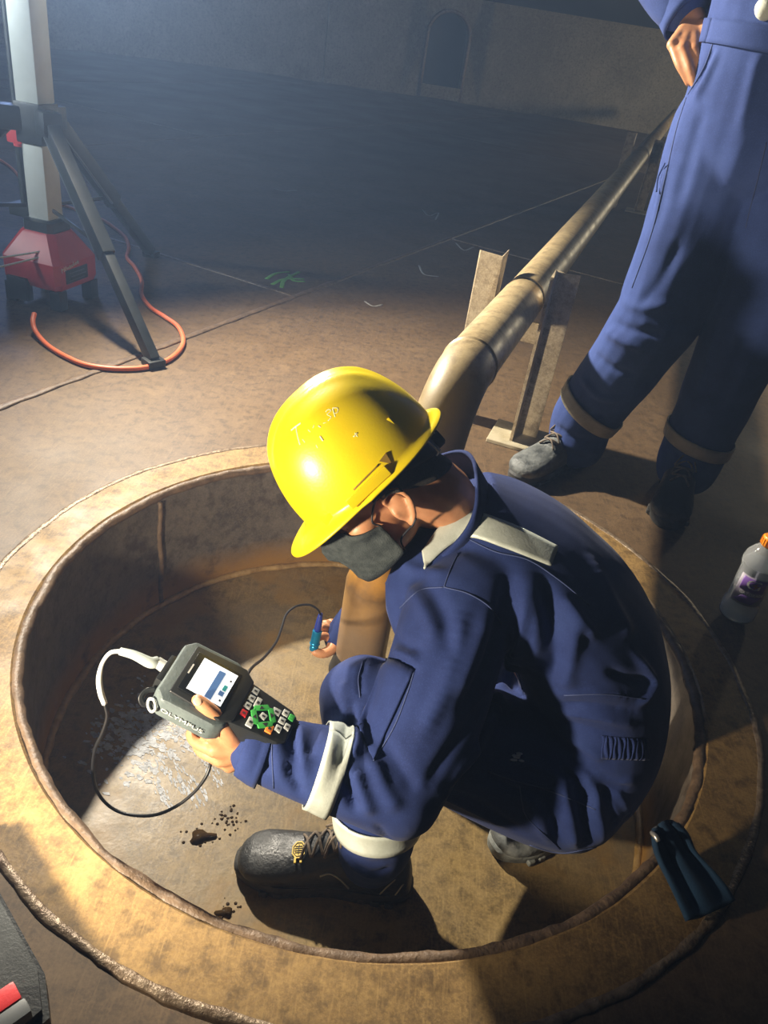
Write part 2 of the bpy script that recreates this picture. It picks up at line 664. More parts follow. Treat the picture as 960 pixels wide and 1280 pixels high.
# ring plate round the sump (a flat collar with a worn weld around it)
n = 160
def ring_band_geo(prof, n=160):
    V, Fc = [], []
    for i in range(n):
        a = 2 * math.pi * i / n
        for (r, z) in prof:
            V.append(PC + A(r * math.cos(a), r * math.sin(a), z))
    m = len(prof)
    for i in range(n):
        for j in range(m):
            Fc.append((i * m + j, ((i + 1) % n) * m + j, ((i + 1) % n) * m + (j + 1) % m, i * m + (j + 1) % m))
    return np.array(V), Fc
v, f = ring_band_geo([(PR + .001, -.012), (RO - .004, -.012), (RO - .004, .0025), (PR + .005, .0025), (PR + .001, -.001)])
mk('ring_plate', v, f, M_ring, floor, auto=40)
def circ(r, z, n=260, wob=.002):
    ph = RNG.random(6) * 6.28
    out = []
    for i in range(n + 1):
        a = 2 * math.pi * i / n
        rr = r + wob * (math.sin(11 * a + ph[0]) + .7 * math.sin(23 * a + ph[1]) + .5 * math.sin(41 * a + ph[2])) * .6
        out.append(PC + A(rr * math.cos(a), rr * math.sin(a), z))
    out[-1] = out[0]
    return out
v, f = bead(circ(RO, .001), .0075, 8, .45, .42, True)
mk('weld_ring', v, f, M_weld, floor)
v, f = bead(circ(PR - .004, -.008), .0105, 8, .35, .95, True)
mk('rim_weld', v, f, M_weld_dark, floor)

# the sump itself
def cyl_wall(r0, r1, z0, z1, n=160):
    return ring_band_geo([(r0, z1), (r0, z0), (r1, z0), (r1, z1)], n)
v, f = cyl_wall(PR - .008, PR + .006, -PD - .012, -.014)
pw = mk('wall_sump', v, f, M_pitwall, auto=40)
tag(pw, kind='structure')
v, f = bead(circ(PR - .012, -PD + .006), .009, 8, .4, .9, True)
mk('weld_ring', v, f, M_weld_ochre, pw)
sv = atz(207, 690, -.16)
ang = math.atan2(atz(205, 622, 0)[1] - PC[1], atz(205, 622, 0)[0] - PC[0])
P = [PC + A((PR - .009) * math.cos(ang + .004 * math.sin(z * 40)), (PR - .009) * math.sin(ang + .004 * math.sin(z * 40)), z) for z in np.linspace(-.02, -PD + .01, 26)]
v, f = tube(P, [.006 * (1 + .3 * (random.random() - .5)) for _ in P], 8, 1)
mk('weld_seam', v, f, M_weld_dark, pw)
disc = np.array([PC + A(0, 0, -PD)] + [p + A(0, 0, -PD) for p in ring_poly(PR + .004, 160)])
disc2 = disc - A(0, 0, .012)
V = np.vstack([disc, disc2]); m = 161
Fc = [(0, 1 + i, 1 + (i + 1) % 160) for i in range(160)] + [(m, m + 1 + (i + 1) % 160, m + 1 + i) for i in range(160)] + [(1 + i, m + 1 + i, m + 1 + (i + 1) % 160, 1 + (i + 1) % 160) for i in range(160)]
pf = mk('floor_sump', V, Fc, M_pitfloor, smooth=False)
tag(pf, kind='structure')

# tank shell with the arched clean-out opening
def arc_pt(a, z, r=TR):
    return TC + A(r * math.cos(a), r * math.sin(a), z)
HOLE_A = math.atan2(atz(545, 120, 0)[1] - TC[1], atz(545, 120, 0)[0] - TC[0])
P1, P2 = atz(526, 113, 0), atz(566, 123, 0)
hw = 0.31 / TR
ZR = 2.1
def shell(z_hi=ZR):
    """curved wall, the arch cut out as a strip whose lower edge follows the arch"""
    V, Fc = [], []
    A0, A1 = HOLE_A - 1.75, HOLE_A + 1.75
    cols = list(np.linspace(A0, HOLE_A - hw, 60)) + list(np.linspace(HOLE_A - hw, HOLE_A + hw, 25))[1:] + list(np.linspace(HOLE_A + hw, A1, 60))[1:]
    for r in (TR, TR + .35):
        for a in cols:
            d = (a - HOLE_A) / hw
            lo = -.02
            if abs(d) <= 1.0001:
                lo = .86 + .30 * math.sqrt(max(0, 1 - d * d)) if abs(d) < .999 else .86
            V.append(arc_pt(a, lo, r)); V.append(arc_pt(a, z_hi, r))
    k = len(cols)
    i0, i1 = 59, 83
    for i in range(k - 1):
        Fc.append((2 * i, 2 * i + 1, 2 * i + 3, 2 * i + 2))
        Fc.append(tuple(2 * k + q for q in (2 * i + 2, 2 * i + 3, 2 * i + 1, 2 * i)))
        if i0 <= i < i1:
            Fc.append((2 * i, 2 * i + 2, 2 * k + 2 * i + 2, 2 * k + 2 * i))
    # below the spring line: close both jambs
    b = len(V)
    for i, s in ((i0, -1), (i1, 1)):
        a = cols[i]
        for r in (TR, TR + .35):
            V.append(arc_pt(a, -.02, r)); V.append(arc_pt(a, .86, r))
    Fc.append((b, b + 1, b + 3, b + 2)); Fc.append((b + 4, b + 6, b + 7, b + 5))
    # the wall columns right at the jamb reach the floor
    for i, j in ((i0 - 1, 0), (i1 + 1, 4)):
        Fc.append((2 * i, 2 * i + 1, b + j + 1, b + j) if j == 0 else (b + j, b + j + 1, 2 * i + 1, 2 * i))
    return np.array(V), Fc
v, f = shell()
sh = mk('wall_back', v, f, M_shell, auto=40)
tag(sh, kind='structure')
# raised lip round the opening, and the blind plate at its back
lip = [arc_pt(HOLE_A - hw * 1.05, 0, TR - .012), arc_pt(HOLE_A - hw * 1.05, .86, TR - .012)]
for t in np.linspace(math.pi, 0, 13)[1:-1]:
    lip.append(arc_pt(HOLE_A + hw * 1.05 * math.cos(t), .86 + .32 * math.sin(t), TR - .012))
lip += [arc_pt(HOLE_A + hw * 1.05, .86, TR - .012), arc_pt(HOLE_A + hw * 1.05, 0, TR - .012)]
v, f = tube(lip, .028, 8, 3)
mk('arch_lip', v, f, M_weld, sh)
v, f = bar(arc_pt(HOLE_A - hw, .09, TR - .02), arc_pt(HOLE_A + hw, .09, TR - .02), .06, .18, (0, 0, 1))
mk('arch_sill', v, f, M_shell, sh)
v, f = bar(arc_pt(HOLE_A - hw * 1.2, .6, TR + .37), arc_pt(HOLE_A + hw * 1.2, .6, TR + .37), .03, 1.4, (0, 0, 1))
mk('blind_plate', v, f, M_roof, sh)
# vertical weld seams of the shell courses
for a in (HOLE_A + .17, HOLE_A - .42, HOLE_A + .72):
    v, f = tube([arc_pt(a, z, TR - .004) for z in np.linspace(0, ZR, 12)], .014, 6, 1)
    mk('weld_seam', v, f, M_shell, sh)
# floating roof overhead and its skirt, which keeps the top of the shell in the dark
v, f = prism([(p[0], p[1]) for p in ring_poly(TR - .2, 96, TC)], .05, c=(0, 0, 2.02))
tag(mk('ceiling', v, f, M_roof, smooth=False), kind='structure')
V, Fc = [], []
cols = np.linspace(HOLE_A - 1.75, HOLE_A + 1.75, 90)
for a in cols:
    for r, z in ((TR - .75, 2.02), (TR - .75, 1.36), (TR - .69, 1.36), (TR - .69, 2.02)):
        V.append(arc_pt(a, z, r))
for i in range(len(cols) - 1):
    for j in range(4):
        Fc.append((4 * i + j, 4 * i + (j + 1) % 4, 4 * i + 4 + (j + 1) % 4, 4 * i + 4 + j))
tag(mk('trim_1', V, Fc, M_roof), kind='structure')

# ================================================================== suction pipe and its supports
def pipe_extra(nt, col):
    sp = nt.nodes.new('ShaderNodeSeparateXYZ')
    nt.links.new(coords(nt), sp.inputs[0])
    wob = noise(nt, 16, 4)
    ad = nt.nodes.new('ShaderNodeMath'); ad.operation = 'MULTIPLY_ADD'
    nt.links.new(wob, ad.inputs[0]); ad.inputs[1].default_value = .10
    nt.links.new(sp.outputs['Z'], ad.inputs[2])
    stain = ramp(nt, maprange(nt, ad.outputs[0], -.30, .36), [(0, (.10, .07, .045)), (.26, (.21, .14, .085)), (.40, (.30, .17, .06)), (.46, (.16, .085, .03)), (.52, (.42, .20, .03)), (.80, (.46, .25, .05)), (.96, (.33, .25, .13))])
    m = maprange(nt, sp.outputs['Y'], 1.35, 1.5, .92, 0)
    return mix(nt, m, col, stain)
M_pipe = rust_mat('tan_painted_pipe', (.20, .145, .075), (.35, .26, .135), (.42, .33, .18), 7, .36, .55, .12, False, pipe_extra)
M_post = rust_mat('worn_angle_iron', (.22, .17, .10), (.40, .32, .20), (.50, .42, .29), 22, .5, .7, .3, False)
M_pad = mat('pale_pad_plate', (.30, .26, .17), (.42, .37, .26), 18, .6, None, 0, .2, 80)
M_gap = mat('dark_coupling_gap', (.02, .018, .015), None, 1, .6)

ZP = .385
pa, pb = atz(652, 376, ZP), atz(800, 195, ZP)
pdir = nrm(pb - pa)
pv = A(.0, 1.30, 0)                       # vertical leg in the sump
top0 = pa + pdir * ((1.37 + .15 - pa[1]) / pdir[1])
pipe = empty('suction_pipe', (pv[0], pv[1], -PD))
tag(pipe, 'long tan suction pipe running over the floor and elbowing down into the round sump', 'pipe')
far = pa + pdir * 11.2
corner = pa + pdir * ((1.37 - pa[1]) / pdir[1])
def seg_tube(name, P, r, m, par, n=32, sub=1, **k):
    v, f = tube(P, r, n, sub, **k)
    return mk(name, v, f, m, par, auto=50)
bendP = []
s1, s2 = top0, A(corner[0] - .008, 1.355, ZP - .16)
for t in np.linspace(0, 1, 12):
    bendP.append((1 - t) ** 2 * s1 + 2 * t * (1 - t) * corner + t * t * s2)
seg_tube('pipe_run', [s1 + (pa - s1) * q for q in np.linspace(0, 1, 6)] , .057, M_pipe, pipe)
seg_tube('pipe_run', [pa + pdir * .03 + (far - pa) * q for q in np.linspace(0, 1, 24)], .0555, M_pipe, pipe)
seg_tube('coupling', [pa - pdir * .012, pa + pdir * .035], .0535, M_gap, pipe)
seg_tube('elbow', bendP, .0575, M_pipe, pipe)
seg_tube('drop_leg', [s2, pv + A(0, 0, -.05), pv + A(0, 0, -PD + .07)], .057, M_pipe, pipe)
seg_tube('bell_mouth', [pv + A(0, 0, -PD + .075), pv + A(0, 0, -PD + .05), pv + A(0, 0, -PD + .018)], [.057, .06, .068], M_gap, pipe)
for q, rr in ((s1, .0605), (s2, .0605)):
    d = nrm(s1 - pa) if q is s1 else A(0, 0, 1)
    seg_tube('weld_ring', [q - d * .006, q, q + d * .006], [.0565, rr, .0565], M_pipe, pipe)

pperp = nrm(A(pdir[1], -pdir[0], 0))
def support(c, label, hL, hR, group):
    """two upright angle irons, their pads and a saddle bar; c = floor point below the pipe axis"""
    c = np.array([c[0], c[1], 0.0])
    s = empty('pipe_support', tuple(c))
    tag(s, label, 'support', group)
    M3 = np.stack([pperp, A(pdir[0], pdir[1], 0), A(0, 0, 1)], 1)
    Lc, Rc = c - pperp * .105, c + pperp * .098
    # left iron: broad face towards the sump, flange running back on the pipe side
    w, t = .066, .008
    prof = [(-w, 0), (0, 0), (0, w), (-t, w), (-t, t), (-w, t)]
    v, f = prism(prof, hL, M3, Lc + A(0, 0, .010) + pperp * .034)
    v[6:] += (RNG.random((6, 3)) - .5) * .012
    mk('angle_post', v, f, M_post, s, smooth=False)
    prof = [(0, -w), (t, -w), (t, 0), (w, 0), (w, t), (0, t)]
    v, f = prism(prof, hR, M3, Rc + A(0, 0, .010) - pperp * .032)
    v[6:9] -= A(0, 0, .004)
    v[10:11] -= A(0, 0, .012)
    mk('angle_post', v, f, M_post, s, smooth=False)
    v, f = box(c - pperp * .125 + A(0, 0, .005), (.10, .13, .010), M3, .002, 1)
    mk('pad_plate', v, f, M_post, s, smooth=False)
    v, f = box(c + pperp * .105 - A(pdir[0], pdir[1], 0) * .015 + A(0, 0, .006), (.20, .15, .012), M3, .002, 1)
    mk('pad_plate', v, f, M_pad, s, smooth=False)
    v, f = box(c + A(0, 0, ZP - .062 - .03) + A(pdir[0], pdir[1], 0) * .045, (.24, .012, .06), M3, .002, 1)
    mk('saddle_bar', v, f, M_post, s, smooth=False)
    return s
c1 = (atz(578, 527, 0) + atz(665, 550, 0)) / 2
k = np.dot(c1 - pa, A(pdir[0], pdir[1], 0))
c1 = pa + pdir * k
support(c1, 'near pair of upright angle irons holding the pipe beside the standing worker\'s boot', .478, .470, 'pipe supports')
c2 = atz(782, 262, 0)
k = np.dot(c2 - pa, pdir)
support(pa + pdir * k, 'farther pair of upright angle irons, seen beside the standing worker\'s thigh', .50, .49, 'pipe supports')

# ================================================================== tower light on the left
M_red = mat('red_plastic', (.50, .028, .035), (.58, .04, .045), 14, .38, None, 0, .08, 300)
M_blackp = mat('black_plastic', (.010, .012, .013), (.020, .023, .024), 20, .42, None, 0, .15, 300)
M_alu = mat('anodised_mast', (.52, .54, .50), (.60, .62, .58), 9, .42, None, .35, .08, 400)
M_grey = mat('grey_plastic', (.12, .13, .135), None, 1, .45)
M_label = mat('dark_label', (.03, .03, .032), None, 1, .4)
M_white = mat('white_print', (.75, .75, .73), None, 1, .5)
M_orange = mat('orange_cable', (.78, .16, .06), (.85, .21, .09), 20, .42)
M_whitecable = mat('white_cable', (.62, .64, .62), None, 1, .45)
tx, ty = TOWER
tow = empty('tower_light', (tx, ty, 0))
tag(tow, 'tower light with red base, pale square mast and black tripod legs at left', 'light')
TA = math.radians(-12)
TM = np.array([[math.cos(TA), -math.sin(TA), 0], [math.sin(TA), math.cos(TA), 0], [0, 0, 1.0]])
T0 = A(tx, ty, 0)
v, f = box(T0 + A(0, 0, .40), (.074, .074, .34), TM, .006)
mk('mast', v, f, M_alu, tow, auto=40)
v, f = box(T0 + A(0, 0, .91), (.078, .078, .62), TM, .006)
mk('mast', v, f, M_alu, tow, auto=40)
v, f = box(T0 + A(0, 0, .545), (.092, .092, .115), TM, .008)
col_ = mk('collar', v, f, M_blackp, tow, auto=40)
v, f = box(T0 + A(0, 0, 1.03), (.098, .098, .09), TM, .01)
mk('mast_clamp', v, f, M_red, tow, auto=40)
v, f = box(T0 + A(0, 0, 1.40), (.06, .06, .66), TM, .006)
mk('mast', v, f, M_alu, tow, auto=40)
# base: lower skirt, sloping shoulders
def frust(secs, M3, c):
    V, Fc = [], []
    for hx, hy, ch, z in secs:
        for x, y in ((hx - ch, hy), (-hx + ch, hy), (-hx, hy - ch), (-hx, -hy + ch), (-hx + ch, -hy), (hx - ch, -hy), (hx, -hy + ch), (hx, hy - ch)):
            V.append((x, y, z))
    m = len(secs)
    for i in range(m - 1):
        for j in range(8):
            k = (j + 1) % 8
            Fc.append((i * 8 + j, i * 8 + k, i * 8 + 8 + k, i * 8 + 8 + j))
    Fc.append(tuple(range(7, -1, -1))); Fc.append(tuple(range(8 * m - 8, 8 * m)))
    return np.array(V) @ np.asarray(M3).T + np.asarray(c, float), Fc
v, f = frust([(.100, .100, .014, .065), (.108, .108, .016, .085), (.108, .108, .016, .15), (.102, .102, .018, .162), (.066, .066, .02, .225), (.060, .060, .02, .232)], TM, T0)
base = mk('base_shell', v, f, M_red, tow, auto=25)
v, f = frust([(.056, .056, .014, .20), (.056, .056, .014, .262), (.045, .045, .01, .268)], TM, T0)
mk('mast_socket', v, f, M_blackp, tow, auto=25)
for sx in (-1, 1):
    for sy in (-1, 1):
        v, f = box(T0 + TM @ A(sx * .085, sy * .085, .033), (.04, .04, .066), TM, .006)
        mk('foot_block', v, f, M_blackp, tow, auto=30)
v, f = box(T0 + TM @ A(-.045, -.104, .052), (.075, .03, .075), TM, .004)
mk('power_inlet', v, f, M_blackp, tow, auto=30)
v, f = box(T0 + TM @ A(.1085, -.012, .108), (.003, .115, .045), TM, .001, 1)
mk('label_plate', v, f, M_label, base, smooth=False)
tv, tf = text_geo('Milwaukee', .021, .0006)
tv = np.stack([tv[:, 2], tv[:, 0], tv[:, 1] + tv[:, 0] * .15], 1)
v = T0 + (tv + A(.1095, -.045, .141)) @ TM.T
mk('lettering', v, tf, M_white, base, smooth=False)
for q in range(3):
    v, f = box(T0 + TM @ A(.1105, -.015 + .01 * (q % 2), .094 + q * .012), (.0012, .08, .003), TM)
    mk('print_line', v, f, M_grey, base, smooth=False)
# tripod legs
foot0 = atz(192, 458, 0.0)
hinge_r = .075
for k in range(3):
    a0 = math.atan2(foot0[1] - ty, foot0[0] - tx) + k * 2 * math.pi / 3
    L = np.linalg.norm((foot0 - T0)[:2])
    d = A(math.cos(a0), math.sin(a0), 0)
    hin, ft = T0 + d * hinge_r + A(0, 0, .555), T0 + d * L + A(0, 0, .018)
    mid = hin + (ft - hin) * .52
    side = nrm(np.cross(d, A(0, 0, 1)))
    v, f = bar(hin, hin + (ft - hin) * .56, .052, .040, side, .004)
    lg = mk('tripod_leg', v, f, M_blackp, tow, auto=30)
    v, f = bar(mid, ft, .040, .030, side, .004)
    mk('leg_extension', v, f, M_blackp, lg, auto=30)
    for s in (-1, 1):
        v, f = bar(hin + side * s * .016 + nrm(np.cross(ft - hin, side)) * .0225, mid + side * s * .016 + nrm(np.cross(ft - hin, side)) * .0225, .007, .008, side, .001)
        mk('leg_rail', v, f, M_grey, lg, auto=30)
    v, f = box(hin, (.07, .06, .07), np.stack([d, side, A(0, 0, 1)], 1), .012)
    mk('hinge', v, f, M_blackp, lg, auto=30)
    v, f = box(ft - A(0, 0, .004), (.05, .055, .022), np.stack([d, side, A(0, 0, 1)], 1), .005)
    mk('rubber_foot', v, f, M_blackp, lg, auto=30)
    v, f = bar(mid - d * .004, T0 + d * .055 + A(0, 0, .30), .012, .006, side, .001)
    mk('leg_brace', v, f, M_blackp, lg, auto=30)
# carrying rod behind the mast with its red clip
rb = T0 + TM @ A(-.115, .06, 0)
for z0, z1, r, m, nm in ((.27, .46, .021, M_blackp, 'handle_rod'), (.455, .475, .024, M_red, 'rod_ring'), (.475, 1.15, .016, M_blackp, 'handle_rod')):
    v, f = tube([rb + A(0, 0, z0), rb + A(0, 0, z1)], r, 14, 1)
    mk(nm, v, f, m, tow, auto=40)
v, f = box(T0 + TM @ A(-.08, .03, .50), (.09, .05, .06), TM, .008)
mk('rod_clip', v, f, M_red, tow, auto=30)
v, f = box(rb + A(0, 0, .26), (.10, .07, .04), TM, .008)
mk('rod_foot', v, f, M_blackp, tow, auto=30)
# lamp head above the frame
v, f = box(T0 + A(-.03, .045, 1.32), (.26, .12, .17), TM, .02)
hd = mk('lamp_head', v, f, M_red, tow, auto=30)

cordP = [atz(43, 392, .055), atz(41, 402, .04), atz(45, 415, .02), atz(60, 432, .009), atz(85, 447, .009), atz(112, 457, .009), atz(150, 461, .009), atz(188, 458, .009), atz(216, 446, .009), atz(229, 428, .009), atz(223, 409, .009), atz(206, 396, .009), atz(188, 384, .009), atz(177, 368, .009), atz(177, 350, .009), atz(168, 333, .009), atz(159, 322, .009), atz(161, 309, .009), atz(156, 296, .009), atz(142, 284, .009), atz(128, 275, .009), atz(95, 262, .009), atz(40, 240, .009), atz(8, 205, .009), atz(-60, 170, .009)]
v, f = tube(cordP, .0075, 10, 8)
tag(mk('extension_cord', v, f, M_orange), 'orange extension cord looping on the floor around the tripod foot of the tower light', 'cord')
for k, (a, b, lb) in enumerate((((54, 314, .27), (-60, 329, .22), 'upper of two thin white cables leaving the tower light base to the left'), ((52, 321, .26), (-60, 346, .20), 'lower of two thin white cables leaving the tower light base to the left'))):
    P = [atd(a[0], a[1], 2.47), atd((a[0] + b[0]) / 2, (a[1] + b[1]) / 2 + 1, 2.42), atd(b[0], b[1], 2.36)]
    v, f = tube(P, .0032, 8, 6)
    tag(mk('white_cable', v, f, M_whitecable), lb, 'cable', 'white cables')

# ================================================================== drinks bottle on the right
M_glass, nt, b, N_, L_ = new_mat('clear_plastic')
b.inputs['Base Color'].default_value = (.97, .99, 1, 1)
b.inputs['Roughness'].default_value = .06
b.inputs['IOR'].default_value = 1.2
b.inputs['Transmission Weight'].default_value = .86
M_water, nt, b, N_, L_ = new_mat('bottle_water')
b.inputs['Base Color'].default_value = (.90, .96, 1, 1)
b.inputs['Roughness'].default_value = .03
b.inputs['IOR'].default_value = 1.2
b.inputs['Transmission Weight'].default_value = .70
M_cap = mat('orange_cap', (.95, .32, .01), None, 1, .4)
M_lab = mat('grey_violet_label', (.30, .26, .33), (.42, .38, .45), 24, .45)
M_purple = mat('violet_print', (.20, .09, .38), None, 1, .45)
M_lw = mat('pale_print', (.78, .78, .76), None, 1, .45)
M_bolt = mat('dark_orange_print', (.35, .12, .04), None, 1, .45)
BC = atz(921, 781, 0) + A(.004, .030, 0)
BZ = .89
bot = empty('drinks_bottle', tuple(BC))
tag(bot, 'clear plastic drinks bottle with orange cap and violet label standing on the floor at right', 'bottle')
prof = [(.001, .004), (.024, .002), (.033, .006), (.0365, .014), (.037, .04), (.0355, .050), (.0330, .056), (.0330, .140), (.0345, .146), (.0370, .156), (.0372, .166), (.0345, .180), (.0260, .195), (.0165, .206), (.0150, .212), (.0150, .222)]
inner = [(r - .0009 if r > .002 else r, z + (.001 if i < 4 else 0)) for i, (r, z) in enumerate(prof)]
v, f = lathe([(r, z * BZ) for r, z in prof + inner[::-1]], BC, 40)
mk('bottle_wall', v, f, M_glass, bot, auto=60)
v, f = lathe([(.0005, .0065), (.023, .0045), (.0315, .008), (.0350, .016), (.0352, .04), (.0338, .050), (.0314, .056), (.0314, .138), (.0330, .146), (.0350, .157), (.0005, .158)], BC, 40)
v[:, 2] *= BZ
mk('water', v, f, M_water, bot, auto=60)
v, f = lathe([(.0005, .231), (.0165, .231), (.0185, .228), (.0190, .211), (.0172, .208), (.0152, .208)], BC, 28)
v[:, 2] *= BZ
cp = mk('cap', v, f, M_cap, bot, auto=40)
for k in range(20):
    a = k * 2 * math.pi / 20
    v, f = box(BC + A(.0192 * math.cos(a), .0192 * math.sin(a), .219 * BZ), (.0014, .0022, .014), np.array([[math.cos(a), -math.sin(a), 0], [math.sin(a), math.cos(a), 0], [0, 0, 1.]]))
    mk('cap_rib', v, f, M_cap, cp, smooth=False)
LA = math.atan2(-BC[1], -BC[0]) + math.radians(16)
def wrap(V2, r):             # flat (x right, y up, z out) -> round the bottle, centred on LA
    V2 = np.asarray(V2, float)
    a = LA + V2[:, 0] / r
    rr = r + V2[:, 2]
    return BC + np.stack([rr * np.cos(a), rr * np.sin(a), V2[:, 1] * BZ], 1)
def wrap_sheet(x0, x1, z0, z1, r, nx=24, nz=3, skew=0.0):
    G = np.array([[(x + skew * (z - z0), z, 0) for x in np.linspace(x0, x1, nx)] for z in np.linspace(z0, z1, nz)])
    W_ = wrap(G.reshape(-1, 3), r).reshape(nz, nx, 3)
    return sheet(W_, .0002)
v, f = wrap_sheet(-.034, .095, .060, .136, .0336, 40)
lab = mk('label', v, f, M_lab, bot)
v, f = wrap_sheet(-.027, .024, .098, .133, .0341, 24)
mk('label_panel', v, f, M_purple, lab)
v, f = wrap_sheet(-.030, .010, .066, .086, .0341, 16, 3, .8)
mk('label_panel', v, f, M_purple, lab)
for s_, sz, xz, dz, m_ in (('G', .036, -.002, .117, M_lw), ('GATORADE', .0095, .002, .0915, M_lw)):
    tv, tf = text_geo(s_, sz, .0002)
    tv[:, 0] = tv[:, 0] * (1.25 if s_ == 'G' else 1.0) + xz
    tv[:, 1] += dz
    mk('lettering', wrap(tv, .0346), tf, m_, lab, smooth=False)
bolt = np.array([(.002, .010, 0), (-.008, -.001, 0), (-.001, -.001, 0), (-.003, -.010, 0), (.008, .002, 0), (.001, .002, 0)]) * .9 + A(.002, .117, .0004)
mk('bolt_print', wrap(np.vstack([bolt, bolt + A(0, 0, .0004)]), .0346), [(0, 1, 2, 5), (5, 2, 3, 4), (11, 8, 7, 6), (10, 9, 8, 11)], M_bolt, lab, smooth=False)

# ================================================================== black case at the lower left corner
q = [atz(x, y, 0) for x, y in ((2, 1132), (60, 1238), (66, 1292))]
ex = nrm(q[1] - q[0]); out_ = nrm(A(ex[1], -ex[0], 0))
poly = [q[0] - ex * .10, q[1], q[2], q[2] + out_ * .16 + ex * .02, q[0] - ex * .10 + out_ * .24]
cs = empty('black_case', tuple(np.mean(poly, 0)))
tag(cs, 'black plastic case with red and grey latch in the lower left corner', 'case')
poly2 = [(p[0], p[1]) for p in poly]
def shrink(pl, s):
    c = np.mean(pl, 0)
    return [(c[0] + (x - c[0]) * s, c[1] + (y - c[1]) * s) for x, y in pl]
v1, f1 = prism(poly2, .036)
if np.cross(np.append(np.array(poly2[1]) - poly2[0], 0), np.append(np.array(poly2[2]) - poly2[1], 0))[2] < 0:
    poly2 = poly2[::-1]
    v1, f1 = prism(poly2, .036)
bd = mk('case_body', v1, f1, M_blackp, cs, smooth=False)
v, f = prism(shrink(poly2, .94), .012, c=(0, 0, .036))
mk('case_lid', v, f, M_blackp, cs, smooth=False)
rc = atz(2, 1256, .056)
M3c = np.stack([ex, -out_, A(0, 0, 1)], 1)  # latch frame
v, f = box(rc, (.022, .035, .02), M3c, .004)
lt = mk('latch', v, f, M_red, cs, auto=30)
v, f = box(rc + ex * .020 - out_ * 0.0, (.018, .04, .018), M3c, .005)
mk('latch_tab', v, f, M_grey, lt, auto=30)


# ================================================================== marks on the plates
M_green = mat('green_paint', (.12, .36, .05), (.20, .46, .08), 60, .6)
M_chalk = mat('white_chalk', (.30, .29, .27), (.48, .46, .42), 90, .8)
def stroke(P, w, z=.0012):
    return tube([A(p[0], p[1], z) for p in P], [(w, .0007)] * len(P), 6, 4, ref=(0, 0, 1))
gs = []
for pts in (((333, 349), (345, 342), (362, 340)), ((340, 356), (356, 349), (380, 349)), ((352, 360), (356, 350), (374, 340)), ((362, 343), (367, 351), (381, 352))):
    gs.append(stroke([atz(x, y) for x, y in pts], .009))
v, f = join(*gs)
tag(mk('paint_mark', v, f, M_green), 'bright green paint scribble on the floor plates beside the weld seams', 'mark')
for k, (pts, lb) in enumerate(((((342, 236), (356, 239), (371, 238)), 'short pale chalk dash far out on the dark floor plates'),
                 (((528, 262), (536, 270), (548, 266), (544, 275)), 'pale chalk scribble on the floor above the weld crossing'),
                 (((570, 304), (580, 313), (592, 309)), 'pale curved chalk tick just under the weld crossing'),
                 (((524, 332), (530, 343), (548, 346)), 'pale chalk hook on the floor left of the near angle iron'),
                 (((456, 377), (466, 383), (478, 381)), 'pale chalk dash on the floor above the yellow helmet'))):
    v, f = stroke([atz(x, y) for x, y in pts], .005)
    tag(mk('chalk_mark', v, f, M_chalk), lb, 'mark', 'chalk marks on the floor')

# pale scale left on the sump floor, splashes and a puddle
M_silt = mat('pale_scale', (.22, .23, .25), (.46, .48, .52), 70, .45, None, 0, .4, 160)
zf = -PD
G_ = []
rs = random.Random(5)
def flake(c, r, z, squash=1.0, ang=0.0, n=9):
    P = []
    for i in range(n):
        a = 2 * math.pi * i / n
        q = r * (.55 + .75 * rs.random())
        x, y = q * math.cos(a), q * squash * math.sin(a)
        P.append((c[0] + x * math.cos(ang) - y * math.sin(ang), c[1] + x * math.sin(ang) + y * math.cos(ang)))
    return prism(P, .0003 + .0005 * rs.random(), c=(0, 0, z))
for k in range(560):
    u = rs.gauss(0, 1); w_ = rs.gauss(0, 1)
    x, y = 178 + u * 25 - w_ * 14, 915 + w_ * 26 + u * 2
    if x < 85 + max(0, 960 - y) * .3 and rs.random() < .7: continue
    c = atz(x, y, zf)
    G_.append(flake(c, .0025 + .008 * rs.random() ** 2, zf, .35 + .4 * rs.random(), -.9 + rs.random()))
for s0, s1_ in (((190, 940), (232, 992)), ((205, 935), (262, 1000)), ((180, 950), (212, 1008)), ((222, 968), (250, 1010)), ((236, 930), (280, 985))):
    for k in range(46):
        t = rs.random()
        x, y = s0[0] + (s1_[0] - s0[0]) * t + rs.gauss(0, 3), s0[1] + (s1_[1] - s0[1]) * t + rs.gauss(0, 2)
        G_.append(flake(atz(x, y, zf), .003 + .005 * rs.random(), zf, .3, -.95))
for k in range(40):
    G_.append(flake(atz(228 + rs.gauss(0, 9), 920 + rs.gauss(0, 12), zf), .003 + .004 * rs.random(), zf, .5, rs.random() * 3))
v, f = join(*G_)
tag(mk('scale_residue', v, f, M_silt, smooth=False), 'patch of pale flaking scale on the sump floor below the instrument', 'residue', kind='stuff')
M_wet, nt, b, N_, L_ = new_mat('brown_water')
b.inputs['Base Color'].default_value = (.045, .026, .010, 1)
b.inputs['Roughness'].default_value = .06
def puddle(px, py, r, lb, squash=.6, ang=.2):
    c = atz(px, py, zf)
    P = []
    for i in range(20):
        a = 2 * math.pi * i / 20
        q = r * (.8 + .25 * math.sin(3 * a + px) + .2 * rs.random())
        x, y = q * math.cos(a), q * squash * math.sin(a)
        P.append((c[0] + x * math.cos(ang) - y * math.sin(ang), c[1] + x * math.sin(ang) + y * math.cos(ang)))
    v, f = prism(P, .0022, c=(0, 0, zf))
    tag(mk('puddle', v, f, M_wet), lb, 'puddle', 'small puddles in the sump')
puddle(253, 1046, .024, 'small brown puddle on the sump floor left of the worker\'s boot')
puddle(281, 1141, .015, 'small dark puddle at the near edge of the sump floor below the boot toe')
dr = []
